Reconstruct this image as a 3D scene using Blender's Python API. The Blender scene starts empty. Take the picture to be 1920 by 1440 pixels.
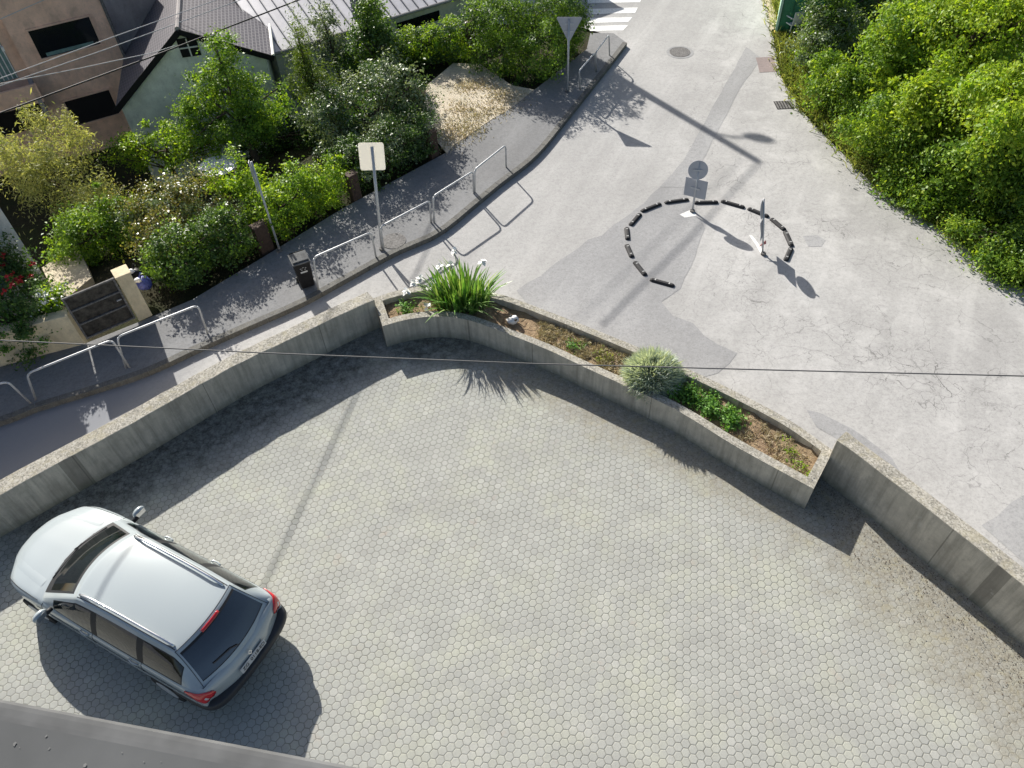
import bpy, math, random
import numpy as np
from mathutils import Vector, Matrix
rnd = random.Random(11)
S = bpy.context.scene
COL = S.collection
R = math.radians

# ------------------------------------------------------------------ camera
CAM_H, PITCH, ROLL, FPX = 11.6, R(48.5), R(-3.0), 1442.0     # FPX: focal length in 1920-wide pixels
fw = np.array([0, math.cos(PITCH), -math.sin(PITCH)])
rt0 = np.array([1.0, 0, 0]); up0 = np.cross(rt0, fw)
rt = rt0*math.cos(ROLL) + up0*math.sin(ROLL)
up = -rt0*math.sin(ROLL) + up0*math.cos(ROLL)
cd = bpy.data.cameras.new('camera'); cam = bpy.data.objects.new('camera', cd); COL.objects.link(cam)
cd.sensor_width = 36; cd.lens = FPX/1920*36; cd.clip_start = .05; cd.clip_end = 2000
cam.matrix_world = Matrix(((rt[0], up[0], -fw[0], 0), (rt[1], up[1], -fw[1], 0), (rt[2], up[2], -fw[2], CAM_H), (0, 0, 0, 1)))
S.camera = cam

def at(x, y, z=0.0):
    """survey helper: the point of height z seen at photograph pixel x, y"""
    d = fw + rt*(x-960)/FPX - up*(y-720)/FPX
    return Vector(np.array([0, 0, CAM_H]) + d*((z-CAM_H)/d[2]))

# ------------------------------------------------------------------ light
SUN_EL, SUN_AZ = R(30), R(116.6)            # direction towards the sun, azimuth from +x
W = bpy.data.worlds.new('World'); S.world = W; W.use_nodes = True
wn = W.node_tree; wn.nodes.clear()
sky = wn.nodes.new('ShaderNodeTexSky'); sky.sky_type = 'NISHITA'; sky.sun_disc = False
sky.sun_elevation = SUN_EL; sky.sun_rotation = math.pi/2 - SUN_AZ
sky.air_density = 1.0; sky.dust_density = 2.6; sky.ozone_density = 1.0
bg = wn.nodes.new('ShaderNodeBackground'); bg.inputs[1].default_value = .07
wo = wn.nodes.new('ShaderNodeOutputWorld')
wn.links.new(sky.outputs[0], bg.inputs[0]); wn.links.new(bg.outputs[0], wo.inputs[0])
sl = bpy.data.lights.new('sun', 'SUN'); sl.energy = 4.9; sl.angle = R(.53); sl.color = (1, .955, .88)
so = bpy.data.objects.new('sun', sl); COL.objects.link(so)
to_sun = Vector((math.cos(SUN_AZ)*math.cos(SUN_EL), math.sin(SUN_AZ)*math.cos(SUN_EL), math.sin(SUN_EL)))
so.rotation_euler = to_sun.to_track_quat('Z', 'Y').to_euler()
S.view_settings.view_transform = 'Standard'; S.view_settings.look = 'None'
S.view_settings.exposure = .76; S.view_settings.gamma = 1
S.render.engine = 'CYCLES'
S.cycles.max_bounces = 6; S.cycles.diffuse_bounces = 3; S.cycles.transparent_max_bounces = 8

# ------------------------------------------------------------------ material helpers
class NT:
    def __init__(s, name):
        s.m = bpy.data.materials.new(name); s.m.use_nodes = True
        s.t = s.m.node_tree; s.t.nodes.clear()
    def n(s, typ, ins=None, **props):
        nd = s.t.nodes.new('ShaderNode'+typ)
        for k, v in props.items(): setattr(nd, k, v)
        for k, v in (ins or {}).items():
            sock = nd.inputs[k]
            if isinstance(v, bpy.types.NodeSocket): s.t.links.new(v, sock)
            elif isinstance(v, bpy.types.Node): s.t.links.new(v.outputs[0], sock)
            elif isinstance(v, (tuple, list)) and len(v) == 3 and sock.type == 'RGBA': sock.default_value = (*v, 1)
            else: sock.default_value = v
        return nd
    def math(s, op, a, b=0.0, c=0.0):
        return s.n('Math', {0: a, 1: b, 2: c}, operation=op).outputs[0]
    def vm(s, op, a, b=(0, 0, 0)):
        nd = s.n('VectorMath', {0: a, 1: b}, operation=op)
        return nd.outputs['Value'] if op in ('DOT_PRODUCT', 'LENGTH') else nd.outputs[0]
    def pos(s): return s.n('NewGeometry').outputs['Position']
    def obj(s): return s.n('TexCoord').outputs['Object']
    def noise(s, vec, scale, detail=3, rough=.6, dist=0.0):
        return s.n('TexNoise', {'Vector': vec, 'Scale': scale, 'Detail': detail, 'Roughness': rough, 'Distortion': dist}).outputs[0]
    def ramp(s, fac, lo, hi, a=0.0, b=1.0):
        return s.n('MapRange', {0: fac, 1: lo, 2: hi, 3: a, 4: b}).outputs[0]
    def mix(s, fac, a, b, mode='MIX'):
        nd = s.t.nodes.new('ShaderNodeMix'); nd.data_type = 'RGBA'; nd.blend_type = mode
        for i, v in ((0, fac), (6, a), (7, b)):
            if isinstance(v, bpy.types.NodeSocket): s.t.links.new(v, nd.inputs[i])
            elif isinstance(v, (tuple, list)): nd.inputs[i].default_value = (*v[:3], 1)
            else: nd.inputs[i].default_value = v
        return nd.outputs[2]
    def gray(s, v):
        return s.n('CombineColor', {0: v, 1: v, 2: v}).outputs[0]
    def out(s, sh):
        o = s.t.nodes.new('ShaderNodeOutputMaterial')
        s.t.links.new(sh if isinstance(sh, bpy.types.NodeSocket) else sh.outputs[0], o.inputs[0]); return s.m
    def pbr(s, col, rough=.8, metal=0.0, bump=None, bstr=.3, bdist=.01, spec=.4, **kw):
        ins = {'Base Color': col, 'Roughness': rough, 'Metallic': metal, 'Specular IOR Level': spec}
        ins.update(kw)
        p = s.n('BsdfPrincipled', ins)
        if bump is not None:
            b = s.n('Bump', {'Height': bump, 'Strength': bstr, 'Distance': bdist}); s.t.links.new(b.outputs[0], p.inputs['Normal'])
        return s.out(p)

def plain(name, col, rough=.6, metal=0.0, spec=.4, var=.12, scale=6.0, **kw):
    t = NT(name); p = t.obj()
    f = t.noise(p, scale, 4, .65)
    c = t.mix(t.ramp(f, .3, .7), tuple(v*(1-var) for v in col), tuple(min(1, v*(1+var)) for v in col))
    return t.pbr(c, rough, metal, spec=spec, **kw)

def pavers():
    t = NT('hexagonal_concrete_pavers'); p = t.pos()
    s_ = .1225; ang = -R(18.5)
    q0 = t.n('VectorRotate', {'Vector': p, 'Angle': ang}, rotation_type='Z_AXIS').outputs[0]
    wob = t.vm('SCALE', t.vm('SUBTRACT', t.n('TexNoise', {'Vector': p, 'Scale': 1.3, 'Detail': 2.0}).outputs['Color'], (.5, .5, .5)))
    wob.node.inputs['Scale'].default_value = .05
    q0 = t.vm('ADD', q0, wob)
    q = t.vm('MULTIPLY', q0, (1/s_, 1/s_, 0))
    rr = (1, 1.7320508, 1); h = (.5, .8660254, 0)
    def cell(v):
        f = t.vm('FRACTION', t.vm('DIVIDE', v, rr))
        return t.vm('SUBTRACT', t.vm('MULTIPLY', f, (1, 1.7320508, 0)), h)
    a = cell(q); b = cell(t.vm('SUBTRACT', q, h))
    sel = t.math('LESS_THAN', t.vm('DOT_PRODUCT', a, a), t.vm('DOT_PRODUCT', b, b))
    mx = t.n('Mix', {0: sel}, data_type='VECTOR'); t.t.links.new(b, mx.inputs[4]); t.t.links.new(a, mx.inputs[5])
    g = mx.outputs[1]
    idv = t.vm('SNAP', t.vm('ADD', t.vm('SUBTRACT', q, g), (.01, .01, 0)), (.25, .4330127, 1))
    ab = t.vm('ABSOLUTE', g)
    e = t.math('MAXIMUM', t.vm('DOT_PRODUCT', ab, (.5, .8660254, 0)), t.vm('DOT_PRODUCT', ab, (1, 0, 0)))
    rv = t.n('TexWhiteNoise', {'Vector': idv}, noise_dimensions='3D').outputs[0]
    rv2 = t.n('TexWhiteNoise', {'Vector': t.vm('ADD', idv, (7.3, 2.1, 0))}, noise_dimensions='3D').outputs[0]
    ew = t.math('ADD', e, t.math('MULTIPLY', t.math('SUBTRACT', t.noise(p, 70, 2), .5), .05))
    joint = t.ramp(ew, .445, .485)
    big = t.noise(p, .55, 4, .6, .4); mid = t.noise(p, 2.6, 4, .65); fine = t.noise(p, 160, 3, .7); grit = t.noise(p, 38, 4, .7)
    yel = t.math('MULTIPLY', t.ramp(t.math('ADD', t.noise(p, .8, 6, .7, .3), t.math('MULTIPLY', rv2, .05)), .5, .72), 1.0)
    base = t.mix(yel, (.366, .374, .345), (.44, .452, .358))
    base = t.mix(t.ramp(rv, 0, 1, 0, .3), base, t.mix(.5, base, (.47, .465, .445)))
    base = t.mix(t.math('MULTIPLY', t.math('GREATER_THAN', rv, .93), .28), base, (.5, .5, .465))
    base = t.mix(t.math('MULTIPLY', t.math('LESS_THAN', rv, .12), .18), base, (.27, .27, .275))
    base = t.mix(t.ramp(mid, .35, .7, 0, .42), base, (.27, .27, .25))
    base = t.mix(t.ramp(fine, .3, .75, .0, .35), base, (.22, .22, .2))
    base = t.mix(t.ramp(grit, .55, .75, 0, .4), base, (.2, .195, .18))
    # washed-in dirt and moss lying along the boundary walls
    def near(x0, y0, x1, y1, w):
        L = math.hypot(x1-x0, y1-y0); dx, dy = (x1-x0)/L, (y1-y0)/L
        d = t.math('ABSOLUTE', t.math('SUBTRACT', t.vm('DOT_PRODUCT', p, (-dy, dx, 0)), -dy*x0+dx*y0))
        along = t.math('SUBTRACT', t.vm('DOT_PRODUCT', p, (dx, dy, 0)), dx*x0+dy*y0)
        ins = t.math('MULTIPLY', t.ramp(along, -.5, .5), t.ramp(along, L+.5, L-.5))
        d = t.math('ADD', d, t.math('MULTIPLY', t.math('SUBTRACT', t.noise(p, 1.9, 5, .7), .5), w*1.7))
        return t.math('MULTIPLY', t.ramp(d, w, w*.35), ins)
    m = near(5.4, 7.7, 8.3, 3.0, 1.9)
    m = t.math('MAXIMUM', m, near(-.6, 11.5, 5.2, 6.9, .95))
    m2 = t.math('MAXIMUM', near(-9, 7.3, -2.7, 11.8, 1.1), near(-2.8, 11.6, -.4, 11.5, .85))
    dirt = t.mix(t.ramp(t.noise(p, 30, 5, .75), .35, .7), (.13, .115, .085), (.34, .32, .265))
    dirt = t.mix(t.ramp(t.noise(p, 4, 4), .5, .65, 0, .6), dirt, (.3, .27, .17))
    moss = t.mix(t.ramp(t.noise(p, 22, 5, .7), .4, .7), (.05, .05, .04), (.16, .155, .13))
    # tyre-darkened lanes, damp patches, joints filled to a varying degree
    base = t.mix(t.ramp(t.noise(t.vm('MULTIPLY', p, (.5, 1.3, 1)), .7, 5, .6), .52, .72, 0, .3), base, (.24, .238, .228))
    base = t.mix(t.ramp(t.noise(t.vm('ADD', p, (9, 4, 0)), 1.4, 6, .75), .56, .7, 0, .4), base, (.46, .455, .42))
    base = t.mix(t.ramp(t.noise(t.vm('ADD', p, (2, 8, 0)), 2.1, 5, .7), .62, .72, 0, .4), base, (.36, .29, .24))
    jn = t.noise(p, 1.7, 5, .7)
    jc = t.mix(t.ramp(jn, .4, .65), (.2, .195, .17), (.1, .1, .08))
    dk = t.mix(t.math('MULTIPLY', joint, t.ramp(t.noise(p, 11, 4, .7), .3, .6, .45, 1)), base, jc)
    cover = t.math('MULTIPLY', m, t.ramp(t.noise(p, 9, 5, .75), .3, .6, .25, .88))
    c = t.mix(cover, dk, dirt)
    c = t.mix(t.math('MULTIPLY', m2, t.ramp(t.noise(p, 6, 5, .7), .35, .6, .3, .9)), c, moss)
    hgt = t.math('ADD', t.math('MULTIPLY', t.ramp(e, .40, .485, 1, 0), t.ramp(cover, 0, 1, 1, .25)), t.math('MULTIPLY', grit, .35))
    hgt = t.math('ADD', hgt, t.math('MULTIPLY', rv2, .25))
    return t.pbr(c, .88, bump=hgt, bstr=.55, bdist=.006, spec=.25)

def asphalt(name, base, crack=1.0, speck=.35, warm=0.0, side=False):
    t = NT(name); p = t.pos()
    big = t.noise(p, .23, 5, .6, .2); mid = t.noise(p, 1.3, 7, .72); fine = t.noise(p, 95, 3, .8); sp = t.noise(p, 28, 3, .75)
    b = np.array(base)
    c = t.mix(t.ramp(big, .35, .65), tuple(b*.86), tuple(b*1.12))
    c = t.mix(t.ramp(mid, .4, .75, 0, .35), c, tuple(b*.74+np.array([.012, .006, 0])*warm))
    c = t.mix(t.ramp(fine, .42, .75, 0, speck), c, tuple(b*.42))
    c = t.mix(t.ramp(fine, .4, .15, 0, speck), c, tuple(np.minimum(b*1.5, .8)))
    c = t.mix(t.ramp(sp, .6, .8, 0, .3), c, tuple(b*.5))
    m1 = t.noise(p, 9, 7, .78); m2 = t.noise(t.vm('ADD', p, (5, 3, 1)), 22, 5, .8)
    c = t.mix(t.ramp(m1, .47, .68, 0, .5), c, tuple(b*.55)); c = t.mix(t.ramp(m1, .42, .25, 0, .3), c, tuple(np.minimum(b*1.35, .8)))
    c = t.mix(t.ramp(m2, .52, .68, 0, .55), c, tuple(b*.45)); c = t.mix(t.ramp(m2, .42, .26, 0, .5), c, tuple(np.minimum(b*1.4, .8)))
    lane = t.noise(t.vm('MULTIPLY', t.n('VectorRotate', {'Vector': p, 'Angle': R(-62)}, rotation_type='Z_AXIS').outputs[0], (.16, 1.5, 1)), 1.0, 5, .6)
    c = t.mix(t.ramp(lane, .5, .68, 0, .34), c, tuple(b*.62)); c = t.mix(t.ramp(lane, .45, .3, 0, .3), c, tuple(np.minimum(b*1.3, .8)))
    if side: c = t.mix(t.ramp(t.vm('DOT_PRODUCT', p, (1, -.25, 0)), -9.0, -10.6, 0, .9), c, tuple(b*np.array([.5, .53, .6])))  # far-left street: deep bluish shade painted into the asphalt colour
    if crack > 0:
        pw = t.vm('ADD', p, t.vm('MULTIPLY', t.n('TexNoise', {'Vector': p, 'Scale': 1.1, 'Detail': 5.0, 'Roughness': .6}).outputs['Color'], (.9, .9, 0)))
        def vor(sc, w):
            d = t.n('TexVoronoi', {'Vector': pw, 'Scale': sc}, feature='DISTANCE_TO_EDGE').outputs[0]
            return t.ramp(d, w, w*.25)
        zone = t.ramp(t.noise(p, .42, 3, .5), .47, .62)
        zone2 = t.ramp(t.noise(t.vm('ADD', p, (31, 7, 0)), .35, 3, .5), .44, .56)
        xm = t.ramp(t.vm('DOT_PRODUCT', p, (1, -.25, 0)), -.8, 1.4)
        k = t.math('MAXIMUM', t.math('MULTIPLY', vor(1.5, .011), zone), t.math('MULTIPLY', vor(4.2, .022), t.math('MULTIPLY', zone, zone2)))
        k = t.math('MAXIMUM', k, t.math('MULTIPLY', vor(.62, .0045), .55))
        k = t.math('MULTIPLY', t.math('MULTIPLY', k, xm), t.ramp(t.noise(p, 3.0, 3), .35, .6, .25, 1))
        c = t.mix(t.math('MULTIPLY', k, .95*crack), c, tuple(b*.28))
        pale = t.math('MULTIPLY', t.ramp(t.noise(t.vm('ADD', p, (3, 11, 0)), 1.1, 8, .75, 0), .5, .66, 0, .4), xm)
        c = t.mix(pale, c, tuple(np.minimum(b*1.32, .8)))
    return t.pbr(c, .9, bump=t.math('ADD', fine, t.math('MULTIPLY', sp, .5)), bstr=.5, bdist=.006, spec=.2)

def concrete(name, base, speckle=0.0, streak=1.0):
    t = NT(name); p = t.pos()
    mid = t.noise(p, 2.2, 5, .65); fine = t.noise(p, 70, 3, .7)
    st = t.noise(t.vm('MULTIPLY', p, (9, 9, .7)), 1.0, 4, .65)
    b = np.array(base)
    c = t.mix(t.ramp(mid, .3, .7), tuple(b*.78), tuple(b*1.15))
    c = t.mix(t.ramp(st, .42, .7, 0, .75*streak), c, tuple(b*.42))
    c = t.mix(t.ramp(t.noise(p, 14, 4, .7), .55, .75, 0, .4), c, tuple(b*.55))
    c = t.mix(t.ramp(fine, .5, .8, 0, .4), c, tuple(b*.45))
    c = t.mix(t.ramp(t.noise(t.vm('MULTIPLY', p, (1, 1, .6)), 3.1, 7, .75), .52, .68, 0, .5), c, tuple(b*.5))
    zz = t.n('SeparateXYZ', {0: p}).outputs[2]
    if streak > .5:
        for dx_, dy_ in ((.8, .6), (.55, -.835)):
            a_ = t.math('FRACT', t.math('MULTIPLY', t.vm('DOT_PRODUCT', p, (dx_, dy_, 0)), .4)); jm = t.math('LESS_THAN', t.math('ABSOLUTE', t.math('SUBTRACT', a_, .5)), .004)
            c = t.mix(t.math('MULTIPLY', jm, .55), c, tuple(b*.25))
        low = t.ramp(t.math('ADD', zz, t.math('MULTIPLY', t.noise(p, 5, 5, .7), .35)), .38, .16)
        c = t.mix(t.math('MULTIPLY', low, .6), c, (.12, .13, .085))
        c = t.mix(t.ramp(t.noise(p, 6, 6, .75), .6, .72, 0, .45), c, (.6, .58, .52))
    if speckle:
        s1 = t.n('TexVoronoi', {'Vector': p, 'Scale': 42.0}, feature='F1')
        cc = t.n('SeparateColor', {0: s1.outputs['Color']})
        c = t.mix(t.math('MULTIPLY', t.ramp(cc.outputs[0], .45, .75), speckle), c, (.12, .115, .1))
        c = t.mix(t.math('MULTIPLY', t.ramp(cc.outputs[1], .6, .9), speckle), c, (.55, .53, .47))
        c = t.mix(t.math('MULTIPLY', t.ramp(t.noise(p, 5, 4, .7), .52, .62, 0, .7), speckle), c, (.33, .3, .2))
    return t.pbr(c, .9, bump=t.math('ADD', fine, mid), bstr=.6, bdist=.01, spec=.2)

def leafy(name, cols, trans=.42, rough=.5, spec=.3, gain=1.5):
    """leaf material: the hue differs from leaf to leaf"""
    t = NT(name)
    r = t.n('NewGeometry').outputs['Random Per Island']
    cols = [tuple(min(.8, v*gain) for v in c) for c in cols]
    cr = t.n('ValToRGB', {0: r}); el = cr.color_ramp.elements
    while len(el) < len(cols): el.new(.5)
    for i, c in enumerate(cols):
        el[i].position = i/(len(cols)-1); el[i].color = (*c, 1)
    v = t.noise(t.obj(), 1.6, 2)
    col = t.mix(t.ramp(v, .35, .65, 0, .35), cr.outputs[0], tuple(np.array(cols[-1])*1.05))
    a = t.n('BsdfPrincipled', {'Base Color': col, 'Roughness': rough, 'Specular IOR Level': spec})
    tc = t.mix(1.0, col, (1.45, 1.4, .6), 'MULTIPLY')
    b = t.n('BsdfTranslucent', {0: tc})
    return t.out(t.n('MixShader', {0: trans, 1: a.outputs[0], 2: b.outputs[0]}))

def soilmat(name, a, b):
    t = NT(name); p = t.pos()
    c = t.mix(t.ramp(t.noise(p, 12, 6, .75), .35, .68), a, b)
    c = t.mix(t.ramp(t.noise(p, 55, 4, .7), .5, .75, 0, .6), c, tuple(np.array(a)*.5))
    c = t.mix(t.ramp(t.noise(p, 1.2, 4), .45, .62, 0, .5), c, tuple(np.array(b)*.6+np.array([.0, .02, 0])))
    return t.pbr(c, .95, bump=t.noise(p, 25, 5, .75), bstr=1.0, bdist=.04, spec=.1)

def glassmat(name, tint=(.55, .62, .6), clear=.5, dark=(.01, .013, .014), ior=1.5):
    t = NT(name)
    tr = t.n('BsdfTransparent', {0: tint}); df = t.n('BsdfPrincipled', {'Base Color': dark, 'Roughness': .03, 'Specular IOR Level': .5})
    fr = t.n('Fresnel', {0: ior})
    gl = t.n('BsdfGlossy', {0: (1, 1, 1), 'Roughness': .02})
    m1 = t.n('MixShader', {0: clear, 1: df.outputs[0], 2: tr.outputs[0]})
    return t.out(t.n('MixShader', {0: fr.outputs[0], 1: m1.outputs[0], 2: gl.outputs[0]}))

M = {}
M['pavers'] = pavers()
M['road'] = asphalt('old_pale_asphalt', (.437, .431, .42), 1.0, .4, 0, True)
M['patch'] = asphalt('newer_grey_asphalt', (.35, .35, .352), 0, .32)
M['strip'] = asphalt('trench_asphalt', (.355, .355, .355), 0, .28)
M['walk'] = asphalt('pavement_asphalt', (.235, .237, .24), 0, .32, 1)
M['kerb'] = concrete('kerb_concrete', (.15, .148, .14), .1, .4)
M['wall'] = concrete('weathered_concrete', (.57, .52, .43), 0, .85)
M['walltop'] = concrete('rough_aggregate_concrete', (.37, .35, .30), .55, .2)
M['soil'] = soilmat('dry_planter_soil', (.2, .135, .085), (.46, .34, .22))
M['garden'] = soilmat('garden_earth', (.028, .026, .016), (.06, .055, .03))
M['dryground'] = soilmat('straw_ground', (.55, .47, .36), (.8, .72, .58))
M['steel'] = plain('galvanised_steel', (.5, .51, .52), .5, .35)
M['signback'] = plain('sign_back_grey', (.42, .43, .46), .5, .2, var=.06)
M['white'] = plain('white_paint', (.78, .77, .72), .5, var=.06)
M['roadpaint'] = plain('road_paint', (.72, .72, .7), .8, var=.2, scale=14)
M['rubber'] = plain('black_rubber', (.02, .02, .022), .7, var=.5, scale=20)
M['reflector'] = plain('white_reflector', (.45, .45, .44), .4)
M['red'] = plain('red_plastic', (.5, .03, .03), .35, var=.1)
M['palered'] = plain('faded_red_plate', (.55, .16, .15), .5, var=.2)
M['cream'] = concrete('cream_render', (.74, .63, .43), 0, .2)
M['binplastic'] = plain('black_bin_plastic', (.012, .012, .014), .5, 0, .2, var=.3)
M['brown'] = concrete('tan_brown_render', (.85, .585, .43), 0, .1)
M['greywall'] = concrete('grey_render', (.36, .335, .325), 0, .15)
M['palegreen'] = concrete('pale_green_render', (.86, .9, .8), 0, .12)
M['whitewall'] = concrete('white_render', (.74, .73, .70), 0, .12)
M['darkglass'] = plain('dark_window_glass', (.01, .013, .016), .08, spec=.6)
M['dark'] = plain('dark_opening', (.006, .006, .007), .8)
M['curtain'] = plain('green_curtain', (.14, .24, .22), .7, var=.3)
M['wood'] = plain('weathered_brown_wood', (.075, .048, .034), .85, var=.4, scale=12)
M['trunk'] = plain('bark', (.07, .05, .035), .9, var=.4, scale=15)
M['cablewhite'] = plain('pale_cable', (.5, .5, .5), .5)
M['cableblack'] = plain('black_cable', (.015, .015, .015), .5)
M['cabledull'] = plain('grey_cable', (.13, .13, .13), .7)
M['ironplate'] = plain('dark_iron', (.15, .145, .14), .8, 0, .2, var=.5, scale=20)
M['greenmetal'] = plain('green_painted_metal', (.02, .16, .085), .45, var=.25)
M['palegreenmetal'] = plain('pale_green_trim', (.35, .55, .45), .5)
M['yellow'] = plain('yellow_paint', (.7, .5, .08), .6, var=.25)
M['plastic_white'] = plain('white_plastic', (.8, .8, .8), .4)
M['bluewhite'] = plain('blue_plastic_bag', (.08, .1, .35), .4, var=.6, scale=12)
M['sheet'] = plain('grey_sheet_metal', (.088, .092, .095), .9, 0, .15, var=.2, scale=3)
M['sheetedge'] = plain('worn_sheet_edge', (.105, .108, .11), .85, 0, .15, var=.4, scale=5)
M['fleck'] = plain('pale_flecks', (.15, .152, .152), .9)
M['stone'] = plain('white_stone', (.75, .74, .72), .7, var=.2)
M['pole'] = concrete('pole_concrete', (.3, .3, .29), 0, .3)
M['petal'] = plain('white_petals', (.82, .82, .78), .6, var=.05)
M['rosepetal'] = plain('red_petals', (.42, .02, .03), .6, var=.3)
M['redrough'] = asphalt('faded_red_asphalt', (.30, .25, .24), 0, .3)

def tileroof():
    t = NT('dark_roof_tiles'); p = t.n('TexCoord').outputs['UV']
    br = t.n('TexBrick', {'Vector': p, 'Color1': (.075, .07, .085), 'Color2': (.055, .052, .065), 'Mortar': (.2, .19, .2), 'Scale': 1.0,
                          'Mortar Size': .016, 'Brick Width': .2, 'Row Height': .105, 'Mortar Smooth': .3}, offset=.5)
    return t.pbr(br.outputs[0], .5, bump=br.outputs['Fac'], bstr=-.7, bdist=.03)
M['tiles'] = tileroof()
M['metalroof'] = plain('pale_metal_roof', (.62, .61, .62), .4, .3, var=.12, scale=2)
M['seam'] = plain('roof_seam', (.3, .3, .31), .5, .3)

M['paint'] = (lambda t: t.pbr((.375, .42, .435), .22, .1, spec=.25, **{'Coat Weight': .7, 'Coat Roughness': .03}))(NT('silver_blue_car_paint'))
M['seamline'] = plain('shut_line_black', (.015, .016, .018), .6)
M['carplastic'] = plain('dark_car_plastic', (.03, .032, .036), .5)
M['carglass'] = glassmat('car_glass', (.36, .5, .47), .48)
M['rearglass'] = glassmat('tinted_rear_glass', (.3, .36, .36), .30, (.004, .012, .02), 2.0)
M['lamp'] = (lambda t: t.pbr((.55, .012, .018), .12, 0, spec=.6, **{'Coat Weight': .7}))(NT('red_tail_lamp'))
M['lampclear'] = plain('clear_lamp', (.65, .65, .66), .1, .3)
M['chrome'] = plain('chrome', (.75, .76, .78), .18, .95)
M['interior'] = plain('grey_interior', (.11, .12, .115), .8, var=.2)
M['interior_light'] = plain('beige_interior', (.15, .165, .155), .8, var=.2)
M['tyre'] = plain('tyre_rubber', (.018, .018, .018), .85)
M['plate'] = plain('plate_white', (.5, .51, .51), .5, var=.03)
M['ink'] = plain('black_ink', (.02, .02, .02), .6)

# leaf materials
M['lf_bright'] = leafy('bright_yellow_green_leaves', [(.085, .17, .02), (.17, .27, .025), (.21, .31, .035), (.29, .35, .045)], .42, gain=1.3)
M['lf_mid'] = leafy('mid_green_leaves', [(.035, .085, .015), (.07, .145, .02), (.11, .19, .025), (.16, .24, .03)], .38)
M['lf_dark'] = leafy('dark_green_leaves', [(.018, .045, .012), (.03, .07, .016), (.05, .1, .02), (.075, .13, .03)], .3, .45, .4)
M['lf_silver'] = leafy('silvery_green_leaves', [(.035, .06, .03), (.07, .11, .05), (.12, .17, .09), (.20, .24, .155)], .25, .42, .4)
M['lf_ochre'] = leafy('yellow_bamboo_leaves', [(.10, .13, .04), (.19, .22, .08), (.28, .3, .12), (.38, .37, .17)], .4, gain=1.4)
M['lf_rust'] = leafy('rusty_mixed_leaves', [(.05, .08, .02), (.1, .13, .03), (.15, .12, .04), (.2, .19, .07)], .32, .35, .6)
M['lf_lime'] = leafy('lime_hedge_leaves', [(.04, .1, .012), (.085, .18, .016), (.15, .25, .02), (.25, .32, .03)], .42)
M['lf_conifer'] = leafy('conifer_sprays', [(.025, .055, .012), (.055, .1, .015), (.09, .14, .02), (.13, .17, .03)], .3)
M['lf_iris'] = leafy('iris_blades', [(.035, .12, .02), (.07, .2, .03), (.13, .26, .05), (.28, .36, .13)], .3, .4, .5, 1.25)
M['lf_lavender'] = leafy('grey_lavender_sprigs', [(.2, .255, .225), (.29, .345, .305), (.38, .43, .385), (.47, .51, .465)], .3, .85, .1, 1.3)
M['lf_cover'] = leafy('ground_cover_leaves', [(.02, .06, .015), (.05, .13, .025), (.09, .2, .03), (.14, .26, .05)], .3)
M['lf_straw'] = leafy('dry_straw', [(.36, .28, .19), (.5, .41, .29), (.62, .54, .42), (.40, .38, .24)], .12, .9, .1, 1.0)
M['lf_grass'] = leafy('rough_grass', [(.09, .13, .03), (.15, .2, .045), (.2, .26, .07), (.3, .3, .12)], .4, .8, .1, 1.0)

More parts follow.
